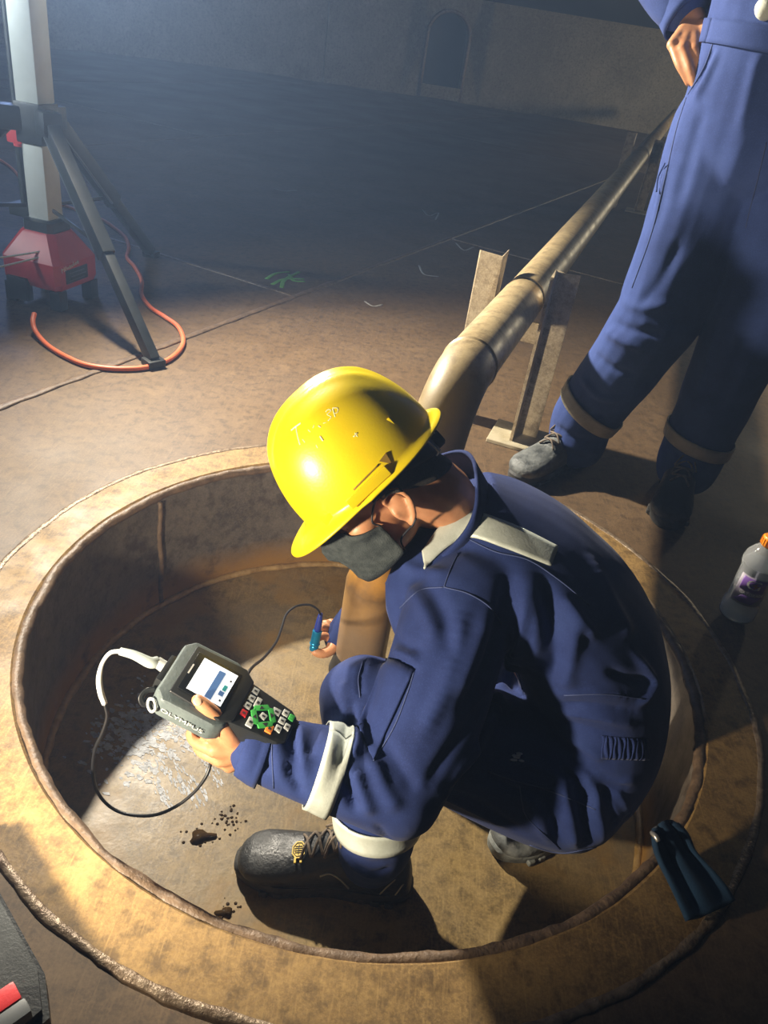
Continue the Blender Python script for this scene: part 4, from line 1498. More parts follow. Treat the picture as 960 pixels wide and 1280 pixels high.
# folds of the cloth: (path in the photograph's frame laid on the surface, height, width)
# broad soft undulation first
def undulate(S, amp, seedv):
    r = np.random.default_rng(seedv)
    X = S.X
    d = np.zeros(len(X))
    for k in range(26):
        w_ = r.normal(size=3); w_ /= np.linalg.norm(w_)
        fr = r.uniform(25, 75)
        d += np.sin(X @ w_ * fr + r.uniform(0, 6.28)) / (fr / 30)
    S.X = X + S.N * (d / 6 * amp)[:, None]
undulate(CO, .0022, 3)
CO.build()
FOLDS = [
 # upper back / armpit fan
 ([(656, 712), (654, 770), (640, 830), (600, 920), (560, 985)], .010, .013),
 ([(636, 715), (628, 770), (606, 840), (575, 900)], -.008, .012),
 ([(676, 722), (690, 770), (694, 820), (690, 850)], -.010, .014),
 ([(668, 715), (672, 780), (664, 840)], .006, .009),
 ([(700, 744), (722, 772), (746, 798)], .008, .009),
 ([(722, 765), (716, 800), (708, 840), (712, 865)], .007, .012),
 ([(612, 760), (590, 820), (570, 870)], .006, .012),
 ([(790, 813), (808, 838), (816, 853), (808, 870), (797, 881)], .009, .006),
 ([(758, 838), (785, 846), (812, 852)], -.006, .006),
 ([(735, 690), (770, 760), (790, 800)], .004, .014),
 # waist gathers
 ([(690, 868), (740, 866), (808, 872)], .004, .005), ([(695, 880), (745, 882), (800, 890)], -.005, .005),
 ([(700, 890), (745, 896), (797, 908)], .005, .006), ([(702, 902), (740, 912), (775, 924)], -.004, .005),
 ([(700, 915), (735, 935), (755, 950)], .006, .008), ([(712, 950), (745, 968), (790, 985)], -.006, .006),
 ([(725, 952), (760, 972), (800, 978)], .005, .006), ([(722, 960), (755, 1000), (785, 1040)], .006, .008),
 ([(700, 955), (728, 985), (738, 1010)], -.008, .008), ([(745, 960), (770, 985), (786, 1000)], -.004, .005),
 # seat and thigh pleats
 ([(681, 985), (690, 1020), (702, 1056)], -.008, .008), ([(700, 975), (712, 1020), (722, 1062)], .008, .010),
 ([(719, 965), (727, 1010), (734, 1062)], -.008, .008), ([(738, 985), (750, 1030), (756, 1068)], .007, .009),
 ([(752, 980), (768, 1020), (778, 1060)], -.008, .008), ([(768, 985), (788, 1020), (796, 1050)], .006, .008),
 ([(660, 985), (668, 1022), (690, 1056)], .005, .007),
 ([(545, 990), (590, 1012), (640, 1036)], .005, .006), ([(556, 985), (610, 1010), (650, 1040)], -.004, .005),
 ([(600, 965), (640, 985), (690, 990)], -.005, .005), ([(650, 950), (690, 968), (730, 985)], .004, .007),
 ([(630, 960), (660, 1000), (690, 1040)], .004, .010),
 # sleeve: upper arm
 ([(500, 700), (520, 712), (560, 716)], .004, .008), ([(508, 730), (530, 760), (545, 800)], .005, .012),
 ([(525, 720), (555, 770), (565, 830)], -.004, .012), ([(490, 790), (505, 805), (530, 812)], -.005, .006),
 ([(580, 760), (560, 850), (520, 930)], .005, .014), ([(610, 870), (570, 930), (530, 985)], -.004, .012),
 ([(484, 820), (500, 826), (520, 838)], -.006, .004), ([(490, 815), (505, 818), (524, 829)], .005, .005),
 # elbow and forearm
 ([(441, 880), (436, 905), (432, 930), (426, 952)], -.010, .006), ([(452, 884), (447, 915), (438, 950)], .008, .008),
 ([(424, 930), (420, 950), (428, 972)], -.007, .006), ([(414, 925), (410, 955), (414, 985)], .005, .007),
 ([(428, 968), (436, 990), (446, 1016)], -.009, .007), ([(440, 960), (452, 990), (466, 1020)], .006, .009),
 ([(465, 945), (480, 985), (500, 1015)], .005, .011), ([(478, 925), (500, 960), (520, 990)], -.005, .010),
 ([(352, 896), (345, 930), (356, 975)], .004, .009), ([(362, 905), (368, 940), (372, 985)], -.006, .007),
 ([(380, 893), (374, 930), (380, 975)], .005, .008), ([(320, 925), (326, 950), (335, 966)], -.006, .007),
 ([(333, 905), (322, 930), (314, 950)], .004, .006), ([(305, 925), (312, 940), (318, 958)], .003, .005),
 ([(356, 950), (366, 975), (378, 996)], -.006, .006), ([(395, 893), (392, 920), (385, 945)], -.004, .006),
 # knee and shin
 ([(455, 828), (450, 850), (452, 872)], -.0035, .004), ([(430, 850), (428, 870), (436, 884)], .003, .008),
 ([(470, 1030), (485, 1050), (500, 1060)], -.004, .006), ([(425, 1060), (445, 1085), (470, 1098)], .004, .006),
 ([(432, 1045), (460, 1068), (500, 1062)], .004, .008), ([(440, 1080), (465, 1092), (490, 1085)], -.004, .005),
]
for i_ in range(0, len(FOLDS), 8):
    for p_, d_, w_ in FOLDS[i_:i_ + 8]:
        CO.fold(p_, d_ * 1.7, w_)
    CO.X = smooth(CO.X, CO.E, 1, .25)
    CO.build()
CO.build()

coverall = mk('coverall', CO.X, CO.F, M_navy, man)
# hard hat
hat, HS, HLs = helmet(man, MH, HO)

# boots
bfr = frame(A(-1, -.02, 0), A(0, 0, 1))
bl = boot(man, A(.006, .796, -PD), bfr, M_boot, M_sole, 'black left safety boot with yellow tag')
br_M = frame(A(-1, -.62, 0), A(0, 0, 1))
br = boot(man, A(.440, .985, -PD), br_M, M_boot_dusty, M_sole_grey, 'grey dusty right boot under the thigh')

# collar
cn = nrm(HL(-.035, 0, -.06) - NB)
cs_, cu_ = None, None
cs_ = nrm(np.cross(cn, A(0, 1, 0))); cu_ = np.cross(cn, cs_)
G = []
for h_ in np.linspace(0, 1, 6):
    row = []
    for t in np.linspace(math.radians(-155), math.radians(155), 64):
        # t = 0 at the nape
        back = HL(-.2, 0, -.2) - NB
        bx_ = nrm(back - cn * np.dot(back, cn)); by_ = np.cross(cn, bx_)
        d = bx_ * math.cos(t) + by_ * math.sin(t)
        q = abs(t) / math.radians(155)
        rad = .088 + .020 * h_ * (1 - .4 * q) + .010 * math.sin(5 * t)* .3
        row.append(NB + A(.0, 0, -.018) + d * rad + cn * (.060 * h_ * (1 - .25 * q ** 3)) - cn * .02 * q)
    G.append(row)
v, f = sheet(np.array(G), .003)
collar = mk('collar', v, f, M_navy, coverall)

# reflective tapes
def tape(name, row, m=M_tape, nu=10, nv=6, lift=.0022):
    v, f = CO.patch(row, nu, nv, lift)
    return mk(name, v, f, m, coverall)
tape('shoulder_tape', [[(528, 690), (552, 658), (587, 640), (640, 656), (697, 684)], [(531, 712), (560, 684), (587, 672), (632, 686), (688, 708)]], nu=12)
G = ring_band(CO, atd(410, 955, 1.145), Le - Lw, .036, .0022)
v, f = sheet(G); mk('sleeve_tape', v, f, M_tape, coverall)
G = ring_band(CO, La + (Lk - La) * .20, nrm(Lk - La) + A(.10, 0, 0), .034, .0022)
v, f = sheet(G); mk('trouser_tape', v, f, M_tape, coverall)
# cuffs
G = ring_band(CO, Lw * .93 + Le * .07, Le - Lw, .035, .0016)
v, f = sheet(G); mk('cuff', v, f, M_navy, coverall)
# sleeve pocket with its flap edge, seams
v, f = CO.patch([[(484, 823), (500, 829), (518, 839)], [(446, 905), (456, 930), (467, 951)]], 10, 10, .0028)
pk = mk('sleeve_pocket', v, f, M_navy, coverall)
for pts in ([(518, 839), (508, 870), (492, 910), (467, 951)], [(555, 734), (585, 742), (611, 758), (627, 780)], [(555, 734), (563, 712), (573, 692)], [(555, 734), (525, 738), (500, 760)],
            [(343, 897), (340, 930), (342, 985)], [(640, 818), (648, 840), (653, 862)], [(610, 964), (650, 978), (681, 986), (745, 1012)], [(649, 982), (653, 1003), (661, 1024), (700, 1061)],
            [(662, 1056), (700, 1066), (740, 1060), (779, 1054)], [(586, 674), (620, 690), (660, 700), (700, 726), (737, 757)], [(454, 826), (448, 848), (450, 872)],
            [(705, 869), (760, 868), (806, 874)], [(586, 640), (585, 674)]):
    seam(CO, pts, coverall)
# gathered elastic at the back of the waist
G = []
for i_ in range(9):
    row = []
    for j_ in range(97):
        u_ = j_ / 96
        x_, y_ = 752 + 58 * u_, (919 + 5 * u_) + (948 - 919 - 3 * u_) * i_ / 8
        edge = min(1, u_ * 8, (1 - u_) * 8, i_ * .8, (8 - i_) * .8)
        row.append(CO.hit(x_ + 1.2 * math.sin(i_ * .7 + j_ * .3), y_, .0012 + edge * (.0022 + .0020 * math.sin(u_ * 2 * math.pi * 11 + .25 * i_))))
    G.append(row)
if all(q is not None for r in G for q in r):
    v, f = sheet(np.array(G), .0008)
    mk('waist_elastic', v, f, M_navy, coverall)
# paint splash on the thigh
pp = []
for k in range(7):
    h_ = CO.hit(647 + rs.gauss(0, 5), 949 + rs.gauss(0, 3), .0006)
    if h_ is not None:
        pp.append(ellipsoid(h_, (.004 + .003 * rs.random(), .002 + .002 * rs.random(), .0012), None, 8, 5))
if pp:
    v, f = join(*pp)
    mk('paint_splash', v, f, M_white, coverall)

# mask over nose and mouth
G = []
for i in range(9):
    q = i / 8
    row = []
    for t in np.linspace(-1, 1, 41):
        az = t * math.radians(74)
        top = -.030 - .040 * abs(t) ** 1.2
        bot = -.140 - .0 * abs(t) + .012 * abs(t) ** 2
        z = top + (bot - top) * q
        o = A(.020, 0, z)
        d = A(math.cos(az), math.sin(az), 0)
        loc, n_, ii, dd = BODY.bvh.ray_cast(Vector(HL(*(o + d * .22))), Vector(-(MH @ d)), .3)
        r_ = .075
        if loc is not None:
            r_ = np.linalg.norm(np.array(loc) - HL(*o))
        bulge = .016 * math.exp(-(t / .35) ** 2) * (1 - abs(2 * q - .9) ** 2 * .6)
        base_r = max(min(r_, .105) , .062 + .030 * math.exp(-(t / .5) ** 2)) + .004 + max(0, bulge) * .6 + .0018 * math.sin(q * 16)
        row.append(HL(*(o + d * base_r)))
    G.append(row)
v, f = sheet(np.array(G), .0014)
mask = mk('face_mask', v, f, M_mask, man)
G = np.array(G)
for y, col_ in ((-1, 0), (1, -1)):
    tp, bt = G[0][col_], G[-1][col_]
    def near(*p):
        q = BODY.bvh.find_nearest(Vector(HL(*p)))
        return np.array(q[0]) + np.array(q[1]) * .0022
    v, f = tube([tp, near(.040, y * .075, -.055), near(.022, y * .078, -.036), HL(.008, y * .088, -.029), HL(-.008, y * .092, -.030)], .0016, 6, 5)
    mk('ear_loop', v, f, M_strap, mask)
    v, f = tube([bt, near(.030, y * .068, -.118), near(.014, y * .070, -.108), HL(.004, y * .080, -.099), HL(-.008, y * .086, -.092)], .0016, 6, 5)
    mk('ear_loop', v, f, M_strap, mask)
v, f = tube([G[-1][1], BODY.bvh.find_nearest(Vector(HL(.0, .06, -.13)))[0], np.array(HL(-.03, .055, -.14))], .0014, 6, 4)

# scuffed hand lettering on the helmet
def on_hat(px, py, lift=-.0005):
    loc, n_, ii, dd = HS.bvh.ray_cast(Vector(CAM), Vector(nrm(ray(px, py))))
    return None if loc is None else np.array(loc) + np.array(n_) * lift * (1 if np.dot(np.array(n_), -ray(px, py)) > 0 else -1)
def hat_stroke(pts, w_=.0012):
    P = [on_hat(*p) for p in catmull(np.array([(x, y, 0.) for x, y in pts]), 5)[:, :2]]
    P = [p for p in P if p is not None]
    if len(P) > 2:
        return tube(P, w_, 6, 1)
st = [hat_stroke(p, w_) for p, w_ in (([(364, 538), (370, 533), (376, 529)], .0013), ([(370, 534), (372, 545), (375, 556)], .0014), ([(378, 549), (381, 553)], .0009),
      ([(407, 515), (410, 512), (414, 513), (409, 518), (414, 521), (410, 526)], .0009), ([(416, 511), (419, 521)], .0011), ([(416, 510), (422, 510), (422, 515), (418, 517)], .0010),
      ([(398, 532), (401, 534)], .0013), ([(391, 535), (393, 531)], .0008), ([(400, 545), (404, 551)], .0018), ([(395, 556), (397, 560)], .0010), ([(442, 546), (447, 541)], .0012), ([(444, 541), (447, 546)], .0010), ([(404, 529), (408, 528)], .0008), ([(385, 537), (388, 540)], .0008))]
v, f = join(*[q for q in st if q is not None])
tag(mk('scuffed_lettering', v, f, M_hatmark, hat), kind='stuff')
# fine scratches low on the front and over the crown
gs = []
for k in range(46):
    if k < 30: x, y = 402 + rs.gauss(0, 10), 577 + rs.gauss(0, 7)
    else: x, y = 440 + rs.gauss(0, 22), 492 + rs.gauss(0, 5)
    a = -.6 + rs.gauss(0, .5); l = 1 + 3 * rs.random()
    q = hat_stroke([(x - l * math.cos(a), y - l * math.sin(a)), (x, y), (x + l * math.cos(a), y + l * math.sin(a))], .0004)
    if q is not None: gs.append(q)
v, f = join(*gs)
sc_ = mk('scratches', v, f, M_hatmark, hat)
tag(sc_, kind='stuff')

# left boot: yellow tag, piping, orange lining
def on_boot(px, py, lift):
    v_, f_ = place(BOOT, A(.006, .796, -PD), bfr)
    if not hasattr(on_boot, 'b'):
        on_boot.b = BVHTree.FromPolygons(v_.tolist(), f_)
    loc, n_, ii, dd = on_boot.b.ray_cast(Vector(CAM), Vector(nrm(ray(px, py))))
    return (np.array(loc) + np.array(n_) * lift, np.array(n_)) if loc is not None else (None, None)
c, n_ = on_boot(374, 1063, .002)
if c is not None:
    ax = nrm(_R - n_ * np.dot(_R, n_)); ay = np.cross(n_, ax)
    oc = [(.0135 * math.cos(a) * .95, .0165 * math.sin(a)) for a in np.arange(8) * math.pi / 4 + math.pi / 8]
    v, f = prism(oc, .0028, np.stack([ax, ay, n_], 1), c - n_ * .002)
    tg = mk('boot_tag', v, f, M_tagy, bl, smooth=False)
    tg['label'] = 'yellow eight-sided tag'
    ring_ = [(x * .78, y * .78) for x, y in oc]
    P = [c + ax * x + ay * y + n_ * .0012 for x, y in ring_ + ring_[:1]]
    marks = [tube(P, .0007, 5, 1)]
    for yy, l in ((.0055, .006), (.002, .0075), (-.002, .0075), (-.0055, .006)):
        marks.append(tube([c + ax * -l + ay * yy + n_ * .0012, c + ax * l + ay * yy + n_ * .0012], .0008, 5, 1))
    marks.append(tube([c + ay * .009 + n_ * .0012, c - ay * .009 + n_ * .0012], .0006, 5, 1))
    v, f = join(*marks)
    mk('tag_print', v, f, M_label, bl)
    for s in (-1, 1):
        v, f = box(c - ay * .019 + ax * .005 * s, (.004, .010, .003), np.stack([ax, ay, n_], 1), .001)
        mk('boot_tag', v, f, M_tagy, bl, smooth=False)
def boot_line(pts, r, m, nm):
    P = [on_boot(p[0], p[1], .0006)[0] for p in catmull(np.array([(x, y, 0.) for x, y in pts]), 5)]
    P = [p for p in P if p is not None]
    if len(P) > 3:
        v, f = tube(P, r, 6, 1)
        mk(nm, v, f, m, bl)
boot_line([(400, 1095), (412, 1092), (424, 1098), (436, 1110)], .0016, M_pipe2, 'piping')
boot_line([(470, 1122), (482, 1110), (494, 1099)], .0014, M_pipe2, 'piping')
boot_line([(482, 1128), (494, 1118), (504, 1105)], .0014, M_pipe2, 'piping')
v, f = tube([A(.006, .796, -PD) + bfr @ A(*q) for q in ((-.024, -.030, .150), (-.022, -.034, .128), (-.026, -.038, .108))], [.006, .007, .005], 10, 4)
lin = mk('boot_lining', v, f, M_lining, bl); lin['label'] = 'orange padded lining'

# ================================================================== ultrasonic instrument in the left hand
M_rub = mat('grey_green_rubber', (.085, .11, .115), (.13, .16, .16), 30, .5, None, 0, .15, 200)
M_dark = mat('charcoal_plastic', (.018, .020, .021), None, 1, .38)
M_bez = mat('black_bezel', (.008, .009, .010), None, 1, .25)
M_scr, nt, b, N_, L_ = new_mat('lit_screen')
b.inputs['Base Color'].default_value = (.8, .85, .9, 1)
b.inputs['Emission Color'].default_value = (.92, .97, 1, 1)
b.inputs['Emission Strength'].default_value = .75
M_sblue, nt, b, N_, L_ = new_mat('screen_blue')
b.inputs['Base Color'].default_value = (.05, .12, .28, 1)
b.inputs['Emission Color'].default_value = (.06, .14, .32, 1); b.inputs['Emission Strength'].default_value = .6
M_steal, nt, b, N_, L_ = new_mat('screen_teal')
b.inputs['Base Color'].default_value = (.02, .25, .25, 1)
b.inputs['Emission Color'].default_value = (.02, .28, .28, 1); b.inputs['Emission Strength'].default_value = .5
M_key = mat('grey_key', (.50, .52, .50), None, 1, .5)
M_kgreen = mat('green_key', (.05, .40, .07), None, 1, .45)
M_kred = mat('red_key', (.60, .02, .025), None, 1, .45)
M_korange = mat('orange_key', (.85, .25, .04), None, 1, .45)

dc = atd(283, 872, 1.102)
dv = nrm(ray(285, 866))
dr_ = nrm(_R - dv * np.dot(_R, dv)); du_ = np.cross(dr_, dv)
a_ = nrm(.880 * dr_ - .475 * du_)                 # long axis, towards the keypad end
b_ = nrm(np.cross(-dv, a_)); b_ = b_ if np.dot(b_, -du_) > 0 else -b_     # across, towards the hand
tl = math.radians(33)
n2 = nrm(-dv * math.cos(tl) - b_ * math.sin(tl)) * 1.0
b2 = nrm(b_ * math.cos(tl) - dv * math.sin(tl))
tl2 = math.radians(8)
a2 = a_
MD = np.stack([a2, b2, n2], 1)
if np.linalg.det(MD) < 0: MDm = MD
ins = empty('test_instrument', tuple(dc))
tag(ins, 'grey handheld test instrument with lit screen and keypad held in the left hand', 'instrument')
MD = MD * .93
def DL(*p): return dc + MD @ A(*p)
def dprism(poly, z0, z1, name, m, par, bev=0.0, auto=30):
    bm = bmesh.new()
    vs = [bm.verts.new((x, y, z0)) for x, y in poly]
    fc = bm.faces.new(vs)
    r = bmesh.ops.extrude_face_region(bm, geom=[fc])
    for e in r['geom']:
        if isinstance(e, bmesh.types.BMVert): e.co.z = z1
    bmesh.ops.recalc_face_normals(bm, faces=list(bm.faces))
    if bev:
        bmesh.ops.bevel(bm, geom=list(bm.edges), offset=bev, segments=3, profile=.6, affect='EDGES')
    bm.verts.index_update()
    V = np.array([v_.co for v_ in bm.verts]); Fc = [tuple(v_.index for v_ in f_.verts) for f_ in bm.faces]
    bm.free()
    V = V @ MD.T + dc
    return mk(name, V, Fc, m, par, auto=auto)
# a: -0.10 (connector end) .. +0.105 (keypad end); b: -.062 .. +.062
body_poly = [(-.098, -.040), (-.084, -.056), (-.010, -.060), (.012, -.050), (.020, -.040), (.020, .050), (.004, .061), (-.080, .064), (-.096, .050)]
ib = dprism(body_poly, -.034, .012, 'rubber_body', M_rub, ins, .007)
dprism([(-.080, -.046), (.006, -.052), (.026, -.038), (.026, .040), (.008, .050), (-.078, .047)], .010, .0165, 'bezel_frame', M_dark, ins, .003)
dprism([(-.072, -.036), (.004, -.038), (.006, .036), (-.070, .036)], .0155, .0175, 'screen_bezel', M_bez, ins, .001)
scr = dprism([(-.060, -.031), (-.001, -.032), (-.001, .030), (-.059, .030)], .0172, .0182, 'screen', M_scr, ins)
dprism([(-.030, -.024), (-.019, -.025), (-.019, .028), (-.030, .028)], .0180, .0186, 'screen_bar', M_sblue, scr)
dprism([(-.012, -.006), (-.006, -.006), (-.006, .004), (-.012, .004)], .0180, .0186, 'screen_readout', M_steal, scr)
dprism([(-.014, .006), (-.006, .006), (-.006, .014), (-.014, .014)], .0180, .0186, 'screen_readout', M_sblue, scr)
dprism([(-.008, -.018), (-.005, -.018), (-.005, -.015), (-.008, -.015)], .0180, .0186, 'screen_readout', M_label, scr)
dprism([(-.008, .020), (-.005, .020), (-.005, .023), (-.008, .023)], .0180, .0186, 'screen_readout', M_label, scr)
dprism([(-.070, -.012), (-.0675, -.012), (-.0675, .006), (-.070, .006)], .0173, .0179, 'logo_print', M_white, ib)
# keypad neck
dprism([(.012, -.040), (.100, -.030), (.112, -.022), (.112, .024), (.100, .034), (.012, .044)], -.026, .012, 'keypad_body', M_dark, ins, .004)
def key(x, y, sx, sy, m, lbl=None, rot=0.0):
    c_, s_ = math.cos(rot), math.sin(rot)
    pl = [(x + px * c_ - py * s_, y + px * s_ + py * c_) for px, py in ((-sx, -sy), (sx, -sy), (sx, sy), (-sx, sy))]
    k = dprism(pl, .0115, .0148, 'key', m, ins, .0008)
    tv, tf = None, None
    v, f = box(DL(x, y, .0150), (sx * .9, sy * .5, .0004), MD)
    mk('key_print', v, f, M_label if m is not M_kgreen else M_kgreen, k, smooth=False)
    return k
for i_ in range(3):
    key(.0345, -.026 + i_ * .0145, .0052, .0055, M_key)
key(.0345, .0175, .0052, .0055, M_kred)
key(.046, -.010, .0045, .0090, M_key); key(.050, .0255, .0055, .0080, M_key)
key(.078, -.012, .0065, .0060, M_key); key(.080, .0195, .0055, .0070, M_korange)
key(.092, -.018, .0050, .0055, M_key); key(.103, -.016, .0045, .0055, M_kgreen)
key(.092, -.003, .0050, .0055, M_key); key(.092, .012, .0050, .0055, M_key); key(.103, .002, .0045, .0055, M_key)
key(.063, .006, .0052, .0052, M_key, rot=.2)
for k in range(4):
    a = k * math.pi / 2 + math.pi / 4 + .15
    c_ = (.063 + .0145 * math.cos(a), .006 + .0145 * math.sin(a))
    t_ = (-math.sin(a), math.cos(a)); r_ = (math.cos(a), math.sin(a))
    pl = [(c_[0] + t_[0] * p + r_[0] * q, c_[1] + t_[1] * p + r_[1] * q) for p, q in ((-.014, -.005), (.014, -.005), (.011, .004), (-.011, .004))]
    kk = dprism(pl, .0115, .0150, 'key', M_kgreen, ins, .0006)
    pl = [(c_[0] + t_[0] * p + r_[0] * q, c_[1] + t_[1] * p + r_[1] * q) for p, q in ((-.004, -.003), (.004, -.003), (0, .003))]
    dprism(pl, .0150, .0154, 'arrow_print', M_label, kk)
# moulded lettering on the side that faces down, strap lug, connectors
tv, tf = text_geo('OLYMPUS', .013, .0005)
tv = np.stack([tv[:, 0] * 1.25 - .040, np.full(len(tv), .0645) + tv[:, 2], tv[:, 1] - .010], 1)
mk('lettering', tv @ MD.T + dc, tf, M_key, ib, smooth=False)
v, f = tube([DL(-.088, .062, -.004), DL(-.082, .068, -.010), DL(-.086, .068, -.022), DL(-.095, .062, -.022), DL(-.098, .058, -.012), DL(-.092, .060, -.004), DL(-.088, .062, -.004)], .0022, 8, 4)
mk('strap_lug', v, f, M_key, ib)
v, f = tube([DL(-.098, .040, -.010), DL(-.108, .048, -.012), DL(-.110, .058, -.018), DL(-.102, .062, -.024), DL(-.094, .056, -.022)], [(.002, .005)] * 5, 10, 4)
mk('strap_lug', v, f, M_dark, ib)
v, f = box(DL(-.100, .010, -.006), (.012, .050, .030), MD, .004)
mk('connector_panel', v, f, M_dark, ins, auto=30)
for yy in (-.022, -.012):
    v, f = tube([DL(-.096, yy - .010, .000), DL(-.096, yy + .008, .000)], .0012, 6, 1)
    mk('panel_rib', v, f, M_key, ins)
v, f = tube([DL(-.100, .004, -.004), DL(-.120, .002, -.004)], [.009, .008], 14, 2)
mk('connector', v, f, M_key, ins, auto=40)
v, f = box(DL(.113, -.012, .0), (.010, .016, .022), MD, .004)
mk('strap_post', v, f, M_dark, ins, auto=30)

# ================================================================== transducer cable and probe
M_relief = mat('grey_cable_relief', (.42, .47, .45), None, 1, .5)
M_cable = mat('black_cable', (.012, .012, .013), None, 1, .4)
M_pblue = mat('blue_anodised_probe', (.01, .20, .42), (.02, .28, .52), 60, .3, None, .6)
M_pdark = mat('dark_blue_sleeve', (.015, .03, .22), None, 1, .45)
cab = empty('transducer_cable', tuple(DL(-.12, .002, -.004)))
tag(cab, 'thin black probe cable with grey and white sleeve looping below the instrument', 'cable')
z_ = 1.085
P = [DL(-.119, .002, -.004), atd(187, 828, 1.09), atd(168, 819, 1.09), atd(150, 814, 1.09)]
v, f = tube(P, [.0085, .008, .0065, .0055], 12, 6)
mk('cable_relief', v, f, M_relief, cab)
P2 = [atd(150, 814, 1.09), atd(138, 816, 1.09), atd(128, 829, 1.09), atd(124, 848, 1.092), atd(126, 866, 1.095), atd(131, 880, 1.10)]
v, f = tube(P2, [.0032, .003, .003, .0042, .0044, .004], 10, 6)
mk('white_sleeve', v, f, M_whitecable, cab)
P3 = [P2[-1], atd(134, 896, 1.105), atd(128, 916, 1.115), atd(119, 936, 1.13), atd(116, 962, 1.15), atd(121, 988, 1.18), atd(137, 1008, 1.20), atd(160, 1018, 1.20), atd(192, 1019, 1.19), atd(220, 1008, 1.18), atd(243, 990, 1.17), atd(258, 970, 1.165), atd(264, 952, 1.17), atd(268, 930, 1.19),
      atd(285, 900, 1.20), atd(300, 865, 1.20), atd(313, 837, 1.24), atd(330, 822, 1.36), atd(345, 803, 1.48), atd(352, 785, 1.56), atd(358, 768, 1.62), atd(370, 758, 1.65), atd(386, 756, 1.67), atd(396, 761, 1.68), atd(401, 768, 1.69)]
v, f = tube(P3, .0026, 8, 8)
mk('cable_run', v, f, M_cable, cab)
p0_, p1_ = atd(401, 767, 1.690), atd(392, 812, 1.725)
prb = empty('probe', tuple(p1_))
tag(prb, 'small blue probe pressed on the sump floor by the right hand', 'probe')
def PPt(t): return p0_ + (p1_ - p0_) * t
v, f = tube([PPt(0), PPt(.2), PPt(.48)], [.0045, .007, .0085], 14, 3)
mk('probe_sleeve', v, f, M_pdark, prb)
v, f = tube([PPt(.46), PPt(.5), PPt(.78), PPt(.82), PPt(.86)], [.0095, .0105, .0105, .012, .0105], 18, 2)
mk('probe_body', v, f, M_pblue, prb, auto=40)
v, f = tube([PPt(.86), PPt(.9), PPt(1.0)], [.008, .010, .010], 16, 2)
mk('probe_tip', v, f, M_pblue, prb, auto=40)

# ================================================================== cloth hanging out of the worker's back pocket over the rim
rows_ = [([(818, 1036), (830, 1026), (846, 1030)], .045), ([(818, 1056), (840, 1046), (858, 1042)], .035), ([(824, 1078), (846, 1068), (872, 1066)], .018), ([(836, 1104), (860, 1096), (892, 1088)], .013), ([(848, 1130), (874, 1122), (908, 1108)], .012), ([(858, 1151), (886, 1142), (918, 1126)], .010)]
G = []
for r_, z in rows_:
    q = catmull(np.array([(x, y, 0.) for x, y in r_]), 8)
    G.append([atz(p[0], p[1], z + .0035 * math.sin(i * .8 + z * 60) * (1 if z > .011 else .3) + .004) for i, p in enumerate(q)])
G = np.array(G)
G2 = np.array([catmull(G[:, j], 5) for j in range(G.shape[1])]).transpose(1, 0, 2)
v, f = sheet(G2, .004)
cl = mk('cloth', v, f, M_teal)
tag(cl, 'dark teal cloth draped over the rim behind the crouching worker', 'cloth')
v, f = tube([atz(814, 1040, .05), atz(820, 1046, .052), atz(823, 1052, .05)], [.003, .004, .003], 8, 3)
mk('zip_pull', v, f, M_zip, cl)

# ================================================================== the standing worker
man2 = empty('person', (.62, 1.83, 0))
tag(man2, 'worker standing beyond the sump in blue coveralls, one hand at the pocket', 'person')
fw = nrm(A(-.42, -.9, 0)); lat = nrm(A(.9, -.42, 0))
Rh2, Rk2, Ra2 = A(.578, 1.835, .84), A(.560, 1.825, .46), A(.484, 1.905, .09)
Lh2, Lk2, La2 = A(.725, 1.770, .84), A(.760, 1.800, .46), A(.775, 1.860, .09)
Wh = atd(866, 26, 1.60)
Re2, Rs2 = A(.36, 2.06, 1.16), A(.44, 1.94, 1.36)
Ls2, Le2, Lw2 = A(.80, 1.79, 1.36), A(.92, 1.68, 1.10), atd(1075, -70, 1.40)
mc = [atd(882, 58, 1.555), atd(868, 63, 1.552), atd(853, 62, 1.558), atd(840, 56, 1.57)]
ch = [[mc[0], atd(889, 76, 1.555), atd(894, 90, 1.56), atd(897, 98, 1.57)],
      [mc[1], atd(875, 84, 1.548), atd(881, 98, 1.555), atd(886, 108, 1.565)],
      [mc[2], atd(861, 83, 1.548), atd(866, 97, 1.55), atd(869, 109, 1.556)],
      [mc[3], atd(848, 80, 1.56), atd(855, 93, 1.56), atd(860, 104, 1.565)]]
th2 = [atd(880, 34, 1.575), atd(890, 46, 1.552), atd(895, 56, 1.548), atd(900, 66, 1.555)]
g = hand_geos(Wh, mc, ch, th2, .030, .0096)
g.append(limb([Wh, Wh + nrm(Re2 - Wh) * .08], [.027, .029], 14, 2))
mcl = [Lw2 + A(-.05, -.02, .015), Lw2 + A(-.055, -.015, -.005), Lw2 + A(-.05, -.01, -.025), Lw2 + A(-.043, -.005, -.042)]
chl = [[m, m + A(-.025, -.02, -.006), m + A(-.020, -.045, -.008), m + A(-.002, -.045, -.006)] for m in mcl]
thl = [Lw2 + A(-.01, -.03, .02), Lw2 + A(-.03, -.05, .02), Lw2 + A(-.05, -.06, .012), Lw2 + A(-.065, -.06, .006)]
g += hand_geos(Lw2, mcl, chl, thl, .028, .0092)
hd_o = A(.600, 1.80, 1.60)
MH2 = frame(nrm(fw + A(-.1, 0, -.55)), nrm(A(0, 0, 1)))
g += head_geos(MH2, hd_o)
nb2 = A(.62, 1.86, 1.42)
